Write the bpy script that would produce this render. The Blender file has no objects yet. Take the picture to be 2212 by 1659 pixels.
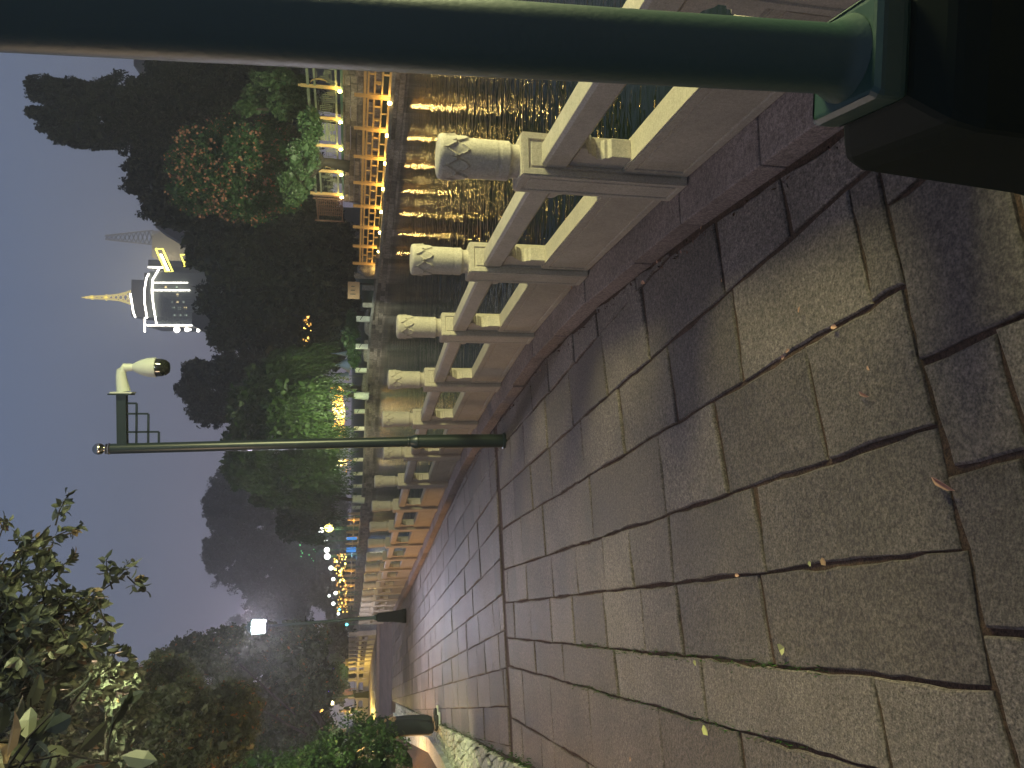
import bpy, bmesh, math, random
import numpy as np
from mathutils import Vector, Matrix
random.seed(7); rng = np.random.default_rng(7)
S = bpy.context.scene
COL = S.collection
rad = math.radians
# ------------------------------------------------------------------ camera
F = 1597.0; H = 1.6; ROLL = 0.008
PITCH = math.atan((1106 - 759) / F)
sp, cp = math.sin(PITCH), math.cos(PITCH)
cam = bpy.data.cameras.new('camera'); co = bpy.data.objects.new('camera', cam); COL.objects.link(co)
cam.sensor_width = 36; cam.lens = 36 * F / 2212; cam.clip_end = 3000; cam.clip_start = 0.05
Rv = Vector((0, -sp, -cp)); Uv = Vector((1, 0, 0)); Dv = Vector((0, cp, -sp))
Rr = Rv * math.cos(ROLL) + Uv * math.sin(ROLL); Ur = -Rv * math.sin(ROLL) + Uv * math.cos(ROLL)
co.matrix_world = Matrix(((Rr.x, Ur.x, -Dv.x, 0), (Rr.y, Ur.y, -Dv.y, 0), (Rr.z, Ur.z, -Dv.z, H), (0, 0, 0, 1)))
S.camera = co
# ------------------------------------------------------------------ world
W = bpy.data.worlds.new('World'); S.world = W; W.use_nodes = True
nt = W.node_tree; nt.nodes.clear()
wo = nt.nodes.new('ShaderNodeOutputWorld'); bg = nt.nodes.new('ShaderNodeBackground')
tc = nt.nodes.new('ShaderNodeTexCoord'); sx = nt.nodes.new('ShaderNodeSeparateXYZ'); cr = nt.nodes.new('ShaderNodeValToRGB')
nt.links.new(tc.outputs['Generated'], sx.inputs[0]); nt.links.new(sx.outputs['Z'], cr.inputs[0])
el = cr.color_ramp.elements
el[0].position = 0.0; el[0].color = (0.235, 0.205, 0.275, 1)
el[1].position = 0.42; el[1].color = (0.108, 0.148, 0.242, 1)
e = el.new(0.13); e.color = (0.212, 0.20, 0.262, 1)
e = el.new(0.26); e.color = (0.155, 0.178, 0.25, 1)
e = el.new(0.9); e.color = (0.07, 0.10, 0.17, 1)
nt.links.new(cr.outputs[0], bg.inputs[0]); bg.inputs[1].default_value = 1.32
nt.links.new(bg.outputs[0], wo.inputs[0])
S.view_settings.view_transform = 'Standard'; S.view_settings.look = 'None'
S.view_settings.exposure = 0; S.view_settings.gamma = 1
S.cycles.use_denoising = True
S.cycles.max_bounces = 6; S.cycles.transparent_max_bounces = 8
S.cycles.sample_clamp_indirect = 4.0
# ------------------------------------------------------------------ lights (unseen ones)
def point(name, loc, power, color, radius=0.1):
    l = bpy.data.lights.new(name, 'POINT'); l.energy = power; l.color = color; l.shadow_soft_size = radius
    o = bpy.data.objects.new(name, l); COL.objects.link(o); o.location = loc; return o
def spot(name, loc, target, power, color, angle=120, radius=0.2):
    l = bpy.data.lights.new(name, 'SPOT'); l.energy = power; l.color = color; l.shadow_soft_size = radius; l.spot_size = rad(angle); l.spot_blend = 0.5
    o = bpy.data.objects.new(name, l); COL.objects.link(o); o.location = loc
    o.rotation_euler = (Vector(target) - Vector(loc)).to_track_quat('-Z', 'Y').to_euler(); return o
point('assumed_floodlight', (5.4, 2.6, 3.1), 2400, (1.0, 1.0, 0.47), 0.9)          # assumed light without a fixture, in mid-air over the lake at the right
point('paving_fill', (-3.0, 5.4, 3.4), 110, (1.0, 0.70, 0.42), 0.4)            # added light without a fixture at the left, brightens the paving
point('panel_fill', (-8.6, 14.5, 0.8), 620, (1.0, 0.55, 0.18), 0.12)            # assumed warm light without a fixture left of the path, tints the railing panels

# ------------------------------------------------------------------ helpers
def ray(u, v):
    a = (u - 1106) / F; b = (829.5 - v) / F
    return Dv + Rr * a + Ur * b
def onz(u, v, z=0.0):
    d = ray(u, v); t = (z - H) / d.z; return Vector((d.x * t, d.y * t, z))
def aty(u, v, y):
    d = ray(u, v); t = y / d.y; return Vector((d.x * t, y, H + d.z * t))

def world_loc(o):
    p = Vector((0, 0, 0))
    while o is not None:
        p += o.location; o = o.parent
    return p
def tag(o, label=None, cat=None, group=None, kind=None):
    if label: o['label'] = label
    if cat: o['category'] = cat
    if group: o['group'] = group
    if kind: o['kind'] = kind
    return o
def empty(name, loc, label, cat, group=None):
    o = bpy.data.objects.new(name, None); COL.objects.link(o); o.location = loc
    o.empty_display_size = 0.2
    return tag(o, label, cat, group)
def copy_tree(o, parent=None):
    c = o.copy(); COL.objects.link(c)
    if parent is not None: c.parent = parent
    for ch in list(o.children): copy_tree(ch, c)
    return c
ORD = ['first', 'second', 'third', 'fourth', 'fifth', 'sixth', 'seventh', 'eighth', 'ninth', 'tenth', 'eleventh', 'twelfth',
       'thirteenth', 'fourteenth', 'fifteenth', 'sixteenth', 'seventeenth', 'eighteenth', 'nineteenth', 'twentieth', 'twenty-first',
       'twenty-second', 'twenty-third', 'twenty-fourth', 'twenty-fifth', 'twenty-sixth', 'twenty-seventh', 'twenty-eighth']

class MB:
    def __init__(s): s.v = []; s.f = []; s.c = []; s.sm = []
    def add(s, vs, fs, tone=None, smooth=False):
        o = len(s.v); s.v.extend([tuple(x) for x in vs]); s.f.extend([tuple(i + o for i in f) for f in fs])
        s.c.extend([tone if tone is not None else 0.5] * len(vs)); s.sm.extend([smooth] * len(fs)); return s
    def box(s, c, d, rz=0, tone=None, rot=None):
        x, y, z = d[0] / 2, d[1] / 2, d[2] / 2
        M = rot if rot is not None else Matrix.Rotation(rz, 3, 'Z')
        vs = [Vector(c) + M @ Vector((i * x, j * y, k * z)) for k in (-1, 1) for i, j in ((-1, -1), (1, -1), (1, 1), (-1, 1))]
        return s.add(vs, [(3, 2, 1, 0), (4, 5, 6, 7), (0, 1, 5, 4), (1, 2, 6, 5), (2, 3, 7, 6), (3, 0, 4, 7)], tone)
    def bar(s, a, b, w, h=None, tone=None):
        a, b = Vector(a), Vector(b); h = h or w
        d = (b - a); L = d.length; d.normalize()
        up = Vector((0, 0, 1)) if abs(d.z) < 0.95 else Vector((0, 1, 0))
        x = d.cross(up).normalized(); y = x.cross(d)
        M = Matrix((x, d, y)).transposed()
        return s.box((a + b) / 2, (w, L, h), rot=M, tone=tone)
    def tube(s, pts, rr, n=10, caps=True, tone=None):
        pts = [Vector(p) for p in pts]
        if not hasattr(rr, '__len__'): rr = [rr] * len(pts)
        vs = []; fs = []
        for i, p in enumerate(pts):
            d = (pts[min(i + 1, len(pts) - 1)] - pts[max(i - 1, 0)])
            d = d.normalized() if d.length > 1e-9 else Vector((0, 0, 1))
            up = Vector((0, 0, 1)) if abs(d.z) < 0.9 else Vector((0, 1, 0))
            x = d.cross(up).normalized(); y = x.cross(d)
            for k in range(n):
                a = 2 * math.pi * k / n; vs.append(p + (x * math.cos(a) + y * math.sin(a)) * rr[i])
        for i in range(len(pts) - 1):
            for k in range(n):
                fs.append((i * n + k, i * n + (k + 1) % n, (i + 1) * n + (k + 1) % n, (i + 1) * n + k))
        if caps: fs.append(tuple(range(n))[::-1]); fs.append(tuple((len(pts) - 1) * n + k for k in range(n)))
        return s.add(vs, fs, tone, True)
    def lathe(s, c, prof, n=24, tone=None, squar=False, rz=0.0):
        vs = []; fs = []; c = Vector(c)
        for r, z in prof:
            for k in range(n):
                a = 2 * math.pi * k / n + rz
                q = r if not squar else r * math.sqrt(2)
                vs.append(c + Vector((q * math.cos(a), q * math.sin(a), z)))
        for i in range(len(prof) - 1):
            for k in range(n): fs.append((i * n + k, i * n + (k + 1) % n, (i + 1) * n + (k + 1) % n, (i + 1) * n + k))
        fs.append(tuple(range(n))[::-1]); fs.append(tuple((len(prof) - 1) * n + k for k in range(n)))
        return s.add(vs, fs, tone, not squar)
    def prism(s, poly, axis_pt, du, dv, dw, thick, tone=None):
        """poly in (u,v) on plane axis_pt+u*du+v*dv, extruded thick along dw (centred)"""
        n = len(poly); vs = []
        for t in (-thick / 2, thick / 2):
            for a, b in poly: vs.append(Vector(axis_pt) + Vector(du) * a + Vector(dv) * b + Vector(dw) * t)
        fs = [tuple(range(n))[::-1], tuple(n + i for i in range(n))] + [(i, (i + 1) % n, n + (i + 1) % n, n + i) for i in range(n)]
        return s.add(vs, fs, tone)
    def build(s, name, mat, parent=None, bevel=0, smooth_angle=40, fix=True):
        off = world_loc(parent) if parent is not None else Vector((0, 0, 0))
        me = bpy.data.meshes.new(name)
        if off.length > 0: me.from_pydata([(a - off.x, b - off.y, c - off.z) for a, b, c in s.v], [], s.f)
        else: me.from_pydata(s.v, [], s.f)
        at = me.attributes.new('tone', 'FLOAT', 'POINT'); at.data.foreach_set('value', np.array(s.c, dtype=np.float32))
        me.polygons.foreach_set('use_smooth', np.array(s.sm, dtype=bool))
        if fix:
            bm = bmesh.new(); bm.from_mesh(me); bmesh.ops.recalc_face_normals(bm, faces=bm.faces)
            if bevel:
                bmesh.ops.bevel(bm, geom=[e for e in bm.edges if len(e.link_faces) == 2 and e.calc_face_angle(0) > 0.5], offset=bevel, segments=2, profile=0.6, affect='EDGES')
            for e_ in bm.edges:
                if len(e_.link_faces) == 2 and e_.calc_face_angle(0) > rad(smooth_angle): e_.smooth = False
            bm.to_mesh(me); bm.free()
        me.materials.append(mat)
        o = bpy.data.objects.new(name, me); COL.objects.link(o)
        if parent is not None: o.parent = parent
        return o

# ------------------------------------------------------------------ materials
def newmat(name):
    m = bpy.data.materials.new(name); m.use_nodes = True
    t = m.node_tree; b = t.nodes['Principled BSDF']; return m, t, b
def plain(name, col, rough=0.5, metal=0.0, spec=0.5, noise=0.0, nscale=8, bump=0.0, bscale=60):
    m, t, b = newmat(name)
    b.inputs['Base Color'].default_value = (*col, 1); b.inputs['Roughness'].default_value = rough
    b.inputs['Metallic'].default_value = metal; b.inputs['Specular IOR Level'].default_value = spec
    if noise or bump:
        tcn = t.nodes.new('ShaderNodeTexCoord')
    if noise:
        n = t.nodes.new('ShaderNodeTexNoise'); n.inputs['Scale'].default_value = nscale; n.inputs['Detail'].default_value = 6
        t.links.new(tcn.outputs['Object'], n.inputs['Vector'])
        mx = t.nodes.new('ShaderNodeMix'); mx.data_type = 'RGBA'
        mx.inputs[6].default_value = (*[c * (1 - noise) for c in col], 1); mx.inputs[7].default_value = (*[min(1, c * (1 + noise)) for c in col], 1)
        t.links.new(n.outputs['Fac'], mx.inputs[0]); t.links.new(mx.outputs[2], b.inputs['Base Color'])
    if bump:
        n = t.nodes.new('ShaderNodeTexNoise'); n.inputs['Scale'].default_value = bscale; n.inputs['Detail'].default_value = 5
        t.links.new(tcn.outputs['Object'], n.inputs['Vector'])
        bp = t.nodes.new('ShaderNodeBump'); bp.inputs['Strength'].default_value = bump; bp.inputs['Distance'].default_value = 0.01
        t.links.new(n.outputs['Fac'], bp.inputs['Height']); t.links.new(bp.outputs[0], b.inputs['Normal'])
    return m
def emit(name, col, s):
    m, t, b = newmat(name)
    b.inputs['Base Color'].default_value = (*[c * 0.5 for c in col], 1)
    b.inputs['Emission Color'].default_value = (*col, 1); b.inputs['Emission Strength'].default_value = s; return m
def leafmat(name, c0, c1, c2=None, thr=0.8, rough=0.5, trans=0.25):
    """colour runs from c0 to c1 with each leaf's own tone; leaves above thr take c2 (old or flowering ones)"""
    m, t, b = newmat(name)
    a = t.nodes.new('ShaderNodeAttribute'); a.attribute_name = 'tone'
    r = t.nodes.new('ShaderNodeValToRGB'); t.links.new(a.outputs['Fac'], r.inputs[0])
    r.color_ramp.elements[0].color = (*c0, 1); r.color_ramp.elements[1].color = (*c1, 1)
    if c2:
        r.color_ramp.elements[1].position = thr - 0.01
        e_ = r.color_ramp.elements.new(thr); e_.color = (*c2, 1)
    t.links.new(r.outputs[0], b.inputs['Base Color']); b.inputs['Roughness'].default_value = rough
    b.inputs['Specular IOR Level'].default_value = 0.35
    if trans:
        tr = t.nodes.new('ShaderNodeBsdfTranslucent'); t.links.new(r.outputs[0], tr.inputs[0])
        mx = t.nodes.new('ShaderNodeMixShader'); mx.inputs[0].default_value = trans
        t.links.new(b.outputs[0], mx.inputs[1]); t.links.new(tr.outputs[0], mx.inputs[2])
        t.links.new(mx.outputs[0], t.nodes['Material Output'].inputs[0])
    return m
def stone(name, c0, c1, speck=0.5, sscale=220, rough=0.75, bump=0.5, bdist=0.004, stain=0.35, big=1.6, tonevar=0.5, bscale=45, mott=(0.55, 1.3)):
    """granite: per block tone, fine specks, slow stains, pitted bump"""
    m, t, b = newmat(name); N = t.nodes.new; L = t.links.new
    tcn = N('ShaderNodeTexCoord'); at = N('ShaderNodeAttribute'); at.attribute_name = 'tone'
    n1 = N('ShaderNodeTexNoise'); n1.inputs['Scale'].default_value = sscale; n1.inputs['Detail'].default_value = 3
    n2 = N('ShaderNodeTexNoise'); n2.inputs['Scale'].default_value = big; n2.inputs['Detail'].default_value = 8; n2.inputs['Roughness'].default_value = 0.65
    n3 = N('ShaderNodeTexNoise'); n3.inputs['Scale'].default_value = bscale; n3.inputs['Detail'].default_value = 8; n3.inputs['Roughness'].default_value = 0.7
    for n in (n1, n2, n3): L(tcn.outputs['Object'], n.inputs['Vector'])
    mx = N('ShaderNodeMix'); mx.data_type = 'RGBA'; mx.inputs[6].default_value = (*c0, 1); mx.inputs[7].default_value = (*c1, 1)
    L(at.outputs['Fac'], mx.inputs[0])
    def mul(prev, fac_out, lo, hi, f0=0.3, f1=0.7):
        mr = N('ShaderNodeMapRange'); mr.inputs[1].default_value = f0; mr.inputs[2].default_value = f1
        mr.inputs[3].default_value = lo; mr.inputs[4].default_value = hi; L(fac_out, mr.inputs[0])
        v = N('ShaderNodeVectorMath'); v.operation = 'SCALE'; L(prev, v.inputs[0]); L(mr.outputs[0], v.inputs['Scale']); return v.outputs[0]
    c = mul(mx.outputs[2], n1.outputs['Fac'], 1 - speck, 1 + speck)
    c = mul(c, n2.outputs['Fac'], 1 - stain, 1 + stain * 0.6)
    c = mul(c, n3.outputs['Fac'], mott[0], mott[1], 0.33, 0.62)
    L(c, b.inputs['Base Color'])
    mr = N('ShaderNodeMapRange'); mr.inputs[3].default_value = rough - 0.22; mr.inputs[4].default_value = rough + 0.15; L(n2.outputs['Fac'], mr.inputs[0]); L(mr.outputs[0], b.inputs['Roughness'])
    bp = N('ShaderNodeBump'); bp.inputs['Strength'].default_value = bump; bp.inputs['Distance'].default_value = bdist
    L(n3.outputs['Fac'], bp.inputs['Height']); L(bp.outputs[0], b.inputs['Normal'])
    b.inputs['Specular IOR Level'].default_value = 0.4
    return m
M_pave = stone('paving granite', (0.128, 0.100, 0.086), (0.22, 0.175, 0.150), 0.55, 130, 0.60, 1.0, 0.011, 0.45, 1.5, bscale=48)
M_rail = stone('balustrade granite', (0.40, 0.345, 0.265), (0.50, 0.44, 0.365), 0.16, 190, 0.8, 0.3, 0.002, 0.18, 3.0, bscale=60, mott=(0.86, 1.1))
M_kerb = stone('kerb granite', (0.22, 0.17, 0.15), (0.31, 0.245, 0.22), 0.35, 170, 0.92, 0.6, 0.005, 0.3, 2.0, bscale=55)
M_flag = stone('pale crazy paving', (0.50, 0.50, 0.37), (0.68, 0.66, 0.51), 0.2, 60, 0.8, 0.8, 0.012, 0.3, 3.0, bscale=14)
M_cap = stone('pale coping', (0.50, 0.53, 0.47), (0.60, 0.62, 0.56), 0.1, 90, 0.7, 0.3, 0.004, 0.2, 3)
M_wall = stone('bank wall stone', (0.13, 0.105, 0.085), (0.40, 0.33, 0.27), 0.3, 18, 0.85, 0.8, 0.04, 0.45, 0.7, bscale=6)
M_ledge = stone('ledge concrete', (0.24, 0.225, 0.19), (0.34, 0.32, 0.27), 0.15, 30, 0.8, 0.4, 0.02, 0.35, 0.6, bscale=8)
M_dirt = stone('joint dirt', (0.075, 0.042, 0.03), (0.12, 0.07, 0.05), 0.5, 160, 0.95, 1.0, 0.01, 0.4, 3)
M_soil = stone('planter soil', (0.05, 0.028, 0.015), (0.10, 0.055, 0.03), 0.5, 60, 0.95, 1.0, 0.03, 0.4, 2)
M_land = stone('grass ground', (0.02, 0.035, 0.012), (0.03, 0.05, 0.018), 0.4, 8, 0.95, 0.6, 0.05, 0.4, 0.3, bscale=4)
M_green = plain('dark green enamel', (0.013, 0.046, 0.034), 0.45, 0.0, 0.6, 0.15, 5, 0.08, 90)
M_ped = plain('shade-darkened green enamel', (0.004, 0.009, 0.007), 0.65, 0.0, 0.12)  # shade on the pedestal put into the colour, darker than the shaft enamel
M_pole = plain('black green enamel', (0.014, 0.024, 0.022), 0.35, 0.0, 0.6, 0.2, 4)
M_white = plain('white camera housing', (0.62, 0.64, 0.58), 0.4, noise=0.08)
M_glassb = plain('smoked glass', (0.02, 0.022, 0.02), 0.08, 0, 0.9)
M_chrome = plain('chrome ball', (0.55, 0.5, 0.42), 0.15, 1.0)
M_bark = plain('bark', (0.03, 0.024, 0.018), 0.9, noise=0.4, nscale=6, bump=0.6, bscale=12)
M_barkw = plain('whitewashed trunk', (0.55, 0.57, 0.50), 0.85, noise=0.15)
M_gold = plain('gold painted rail', (0.62, 0.40, 0.14), 0.55, noise=0.15, nscale=3)
M_dk = plain('dark frame', (0.05, 0.06, 0.05), 0.6)
M_teal = plain('teal painted band', (0.05, 0.14, 0.11), 0.6)
M_lampg, _t, _b = newmat('lamp glass')
_e = _t.nodes.new('ShaderNodeEmission'); _e.inputs[0].default_value = (0.93, 0.95, 1.0, 1); _e.inputs[1].default_value = 14
_tr = _t.nodes.new('ShaderNodeBsdfTransparent'); _ad = _t.nodes.new('ShaderNodeAddShader')
_t.links.new(_e.outputs[0], _ad.inputs[0]); _t.links.new(_tr.outputs[0], _ad.inputs[1]); _t.links.new(_ad.outputs[0], _t.nodes['Material Output'].inputs[0])
M_yb = emit('yellow bulb', (1.0, 0.72, 0.22), 60)
M_led = emit('white led', (1.0, 0.95, 0.82), 9)

# ------------------------------------------------------------------ water and ground
def poly_sheet(name, pts, z, mat, tone=0.5):
    m = MB(); m.add([(p[0], p[1], p[2] if len(p) > 2 else z) for p in pts], [tuple(range(len(pts)))], tone)
    return tag(m.build(name, mat), kind='structure')
m, t, b = newmat('lake water')
b.inputs['Base Color'].default_value = (0.006, 0.010, 0.008, 1); b.inputs['Roughness'].default_value = 0.02; b.inputs['IOR'].default_value = 1.33; b.inputs['Specular IOR Level'].default_value = 0.4
tcn = t.nodes.new('ShaderNodeTexCoord'); mp = t.nodes.new('ShaderNodeMapping'); mp.inputs['Scale'].default_value = (0.75, 1.9, 1)
n1 = t.nodes.new('ShaderNodeTexNoise'); n1.inputs['Scale'].default_value = 2.6; n1.inputs['Detail'].default_value = 3; n1.inputs['Roughness'].default_value = 0.55
n2 = t.nodes.new('ShaderNodeTexNoise'); n2.inputs['Scale'].default_value = 0.5; n2.inputs['Detail'].default_value = 2
t.links.new(tcn.outputs['Object'], mp.inputs[0]); t.links.new(mp.outputs[0], n1.inputs[0]); t.links.new(mp.outputs[0], n2.inputs[0])
mm = t.nodes.new('ShaderNodeMath'); mm.operation = 'MULTIPLY_ADD'; mm.inputs[1].default_value = 1.5
t.links.new(n2.outputs['Fac'], mm.inputs[0]); t.links.new(n1.outputs['Fac'], mm.inputs[2])
bp = t.nodes.new('ShaderNodeBump'); bp.inputs['Strength'].default_value = 1.0; bp.inputs['Distance'].default_value = 0.034
t.links.new(mm.outputs[0], bp.inputs['Height']); t.links.new(bp.outputs[0], b.inputs['Normal'])
M_water = m
WZ = -0.6
poly_sheet('water', [(-900, -120), (900, -120), (900, 1200), (-900, 1200)], WZ, M_water)

# balustrade path: centres of the posts
A0 = [8.5, 12.5, 17, 18.5, 21, 23, 24.2, 24.5, 24.2, 23.8, 23.5, 23.3, 23, 23, 23, 23, 23, 23, 23, 23]
SPC = 1.47
posts = [(1.0, 3.25)]
for a in A0:
    x, y = posts[-1]; posts.append((x - SPC * math.sin(rad(a)), y + SPC * math.cos(rad(a))))
pre = []
x, y = posts[0]
for a in (6.5, 5.0, 4.0):
    x += SPC * math.sin(rad(a)); y -= SPC * math.cos(rad(a)); pre.append((x, y))
rail = pre[::-1] + posts            # 3 behind + 21
# raised terrace rail
tr = [(-10.55, 31.7)]
for a in [27, 27, 26.5, 26.5, 27, 28, 30, 33, 38]:
    x, y = tr[-1]; tr.append((x - SPC * math.sin(rad(a)), y + SPC * math.cos(rad(a))))
for a in (62, 70, 60, 40, 30):
    x, y = tr[-1]; tr.append((x - SPC * math.sin(rad(a)), y + SPC * math.cos(rad(a))))
def offset(line, d):
    out = []
    for i, (x, y) in enumerate(line):
        a = Vector(line[max(i - 1, 0)]); b_ = Vector(line[min(i + 1, len(line) - 1)]); t_ = (b_ - a).normalized()
        out.append((x - t_.y * d, y + t_.x * d))      # +d is to the left (path side)
    return out
RO = offset(rail, -0.26)            # quay outer edge
far_left = [(-35, 62), (-70, 150), (-90, 240)]
quay = [(RO[0][0] + 1.0, -30)] + [(1.6, -6)] + RO + [(-10.6, 31.0)] + offset(tr, -0.3) + far_left
land = quay + [(-500, 260), (-500, -60), (2.0, -60)]
poly_sheet('ground', [(x, y) for x, y in land], -0.014, M_dirt, 0.4)
def wall_strip(name, line, z0, z1, mat, uvscale=None, seed=1, bh=0.22, bw=(0.3, 0.75), th=0.12, kind=None, label=None, cat=None):
    """a wall of individual blocks following a line (one mesh)"""
    r = random.Random(seed); mb = MB()
    for i in range(len(line) - 1):
        a, b_ = Vector(line[i][:2]), Vector(line[i + 1][:2]); L = (b_ - a).length; d = (b_ - a) / L; n = Vector((-d.y, d.x))
        za = z1(i) if callable(z1) else z1; ang = math.atan2(d.y, d.x)
        z = z0; row = 0
        while z < za - 0.03:
            h = min(bh * r.uniform(0.8, 1.2), za - z); s_ = -r.uniform(0, 0.3)
            while s_ < L:
                w = r.uniform(*bw); e0, e1 = max(0, s_), min(L, s_ + w)
                if e1 - e0 > 0.02:
                    c = a + d * (e0 + e1) / 2 + n * r.uniform(-0.02, 0.02)
                    mb.box((c.x, c.y, z + h / 2), (max(0.02, e1 - e0 - 0.02), th, h - 0.02), ang, tone=r.random())
                s_ += w
            z += h
    o = mb.build(name, mat)
    return o
q = wall_strip('quay_wall', quay[1:28], -1.0, -0.04, M_wall, bw=(0.8, 1.4), bh=0.3); tag(q, 'dark stone quay wall below the near balustrade at the water', 'wall')

# kerb under the balustrade
def kerb(line, z0, z1, name, seed):
    r = random.Random(seed); mb = MB()
    L_in = offset(line, 0.245); L_out = offset(line, -0.24)
    for i in range(len(line) - 1):
        a0, a1, b0, b1 = Vector(L_in[i]), Vector(L_in[i + 1]), Vector(L_out[i]), Vector(L_out[i + 1])
        cuts = [0, r.uniform(0.4, 0.6), 1]
        for k in range(2):
            f0, f1 = cuts[k] + 0.002, cuts[k + 1] - 0.002; dz = r.uniform(-0.004, 0.004); jj = r.uniform(-0.008, 0.008)
            P = [a0.lerp(a1, f0), a0.lerp(a1, f1), b0.lerp(b1, f1), b0.lerp(b1, f0)]
            nrm = (a0 - b0).normalized() * jj; P[0] += nrm; P[1] += nrm
            vs = [(p.x, p.y, z0) for p in P] + [(p.x, p.y, z1 + dz) for p in P]
            mb.add(vs, [(3, 2, 1, 0), (4, 5, 6, 7), (0, 1, 5, 4), (1, 2, 6, 5), (2, 3, 7, 6), (3, 0, 4, 7)], r.random())
    return tag(mb.build(name, M_kerb, bevel=0.008), kind='structure')
kerb(rail, -0.06, 0.1, 'kerb', 3)

# ------------------------------------------------------------------ paving
def clip(poly, p, n):
    out = []
    for i in range(len(poly)):
        a, b_ = poly[i], poly[(i + 1) % len(poly)]
        da = (a - p).dot(n); db = (b_ - p).dot(n)
        if da >= 0: out.append(a)
        if (da >= 0) != (db >= 0): out.append(a + (b_ - a) * (da / (da - db)))
    return out
def area(p): return 0.5 * abs(sum(p[i].x * p[(i + 1) % len(p)].y - p[(i + 1) % len(p)].x * p[i].y for i in range(len(p))))
pv = MB(); pr = random.Random(11)
KL = [Vector(p) for p in offset(rail, 0.262)]
E0, E1 = Vector((-3.41, 6.38)), Vector((-6.25, 13.6))
eN = Vector(((E1 - E0).y, -(E1 - E0).x)).normalized()     # towards the lake
def add_stone(poly, gap, clips, z=None, tone=None, rough_edge=0.003):
    for p, n in clips:
        poly = clip(poly, p, n)
        if len(poly) < 3: return
    if area(poly) < 0.004: return
    c = sum(poly, Vector((0, 0))) / len(poly)
    # nearest kerb segment
    best = None
    for i in range(len(KL) - 1):
        a, b_ = KL[i], KL[i + 1]; t_ = max(0, min(1, (c - a).dot(b_ - a) / (b_ - a).length_squared)); q_ = a + (b_ - a) * t_
        d = (c - q_).length
        if best is None or d < best[0]: best = (d, a, (b_ - a).normalized(), i)
    if best[0] < 1.2 or True:
        a = best[1]; n = Vector((-best[2].y, best[2].x)); poly = clip(poly, a + n * pr.uniform(0.0, 0.02), n)
        if len(poly) < 3 or area(poly) < 0.004: return
    # densify and roughen the outline
    pts = []
    for i in range(len(poly)):
        a, b_ = poly[i], poly[(i + 1) % len(poly)]; L = (b_ - a).length
        if L < 1e-4: continue
        n_ = max(1, int(L / 0.07)) if c.y < 6 else max(1, int(L / 0.25)); pn = Vector((-(b_ - a).y, (b_ - a).x)).normalized()
        for k in range(n_):
            q_ = a + (b_ - a) * (k / n_) + pn * pr.gauss(0, 1) * rough_edge
            pts.append(q_)
    if len(pts) < 3: return
    c = sum(pts, Vector((0, 0))) / len(pts)
    def shrink(d):
        out = []
        for q_ in pts:
            v = q_ - c; L = v.length; out.append(c + v * max(0.1, (L - d) / L))
        return out
    o1 = shrink(gap); o2 = shrink(gap + 0.008)
    z = pr.uniform(-0.006, 0.004) if z is None else z
    tx, ty = pr.gauss(0, 0.003), pr.gauss(0, 0.003); tone = pr.random() if tone is None else tone
    N = len(pts); Z = lambda q_: z + (q_.x - c.x) * tx + (q_.y - c.y) * ty
    vs = [(q_.x, q_.y, -0.034) for q_ in o1] + [(q_.x, q_.y, Z(q_) - 0.006) for q_ in o1] + [(q_.x, q_.y, Z(q_)) for q_ in o2]
    fs = [(i, (i + 1) % N, N + (i + 1) % N, N + i) for i in range(N)] + [(N + i, N + (i + 1) % N, 2 * N + (i + 1) % N, 2 * N + i) for i in range(N)] + [tuple(2 * N + i for i in range(N))]
    pv.add(vs, fs, tone)
def rowgrid(ang, rows, m0, m1, joints, clips, lens=(0.4, 0.95), gap=0.012, tonef=None):
    a = rad(ang); U = Vector((-math.sin(a), math.cos(a))); NL = Vector((-math.cos(a), -math.sin(a)))
    for k in range(len(rows) - 1):
        n0, n1 = rows[k], rows[k + 1]
        js = [m0] + [j for j in joints.get(k, []) if m0 < j < m1]
        if k not in joints: js = [m0 + (pr.uniform(-0.4, 0) if m0 > -5 else 0)]
        while js[-1] < m1:
            js.append(js[-1] + pr.uniform(*lens))
        js = [j for j in js if j < m1 - 0.12] + [m1]
        for i in range(len(js) - 1):
            a0, a1 = max(js[i], m0), js[i + 1]
            if a1 - a0 < 0.05: continue
            sk = pr.uniform(-0.015, 0.015); sk2 = pr.uniform(-0.015, 0.015)
            P = [NL * n0 + U * (a0 + sk), NL * n1 + U * (a0 - sk), NL * n1 + U * (a1 + sk2), NL * n0 + U * (a1 - sk2)]
            add_stone(P, gap + pr.uniform(-0.003, 0.003), clips)
UA = Vector((-math.sin(rad(17.5)), math.cos(rad(17.5))))
clipL = (E0, eN)
rowsA = [-3.0, -2.55, -2.15, -1.72, -1.28, -0.86, -0.43, -0.09, 0.257, 0.53, 1.02, 1.38, 1.75, 2.1, 2.5, 2.9, 3.3, 3.7]
JA = {3: [2.2, 2.72, 3.6, 4.3, 5.1], 4: [1.86, 2.68, 3.36, 4.11, 4.9, 5.8], 5: [2.23, 2.95, 3.6, 4.82, 6.14, 7.0], 6: [2.73, 3.6, 4.17, 4.67, 5.3, 5.98, 6.9],
      7: [2.79, 3.6, 4.09, 4.75, 5.47, 6.1, 6.84], 8: [2.2, 3.42, 4.62, 5.83, 6.74], 9: [2.28, 3.14, 4.02, 5.25, 6.3, 7.31]}
rowgrid(17.5, rowsA, 1.725, 7.93, JA, [clipL], gap=0.0115)
rowgrid(17.5, [-3.2, -2.6, -2.1, -1.62, -1.12, -0.62, -0.3, 0.12, 0.62, 1.1, 1.6, 2.1, 2.6], -2.5, 1.722, {}, [clipL], gap=0.012)
rowgrid(17.5 - 90, [-8.10 , -7.955], -4, 4, {}, [clipL], lens=(0.9, 1.5), gap=0.008)   # narrow transverse strip
rowsB = [-2.14 + 0.37 * (k - 9) for k in range(0, 22)]
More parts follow.
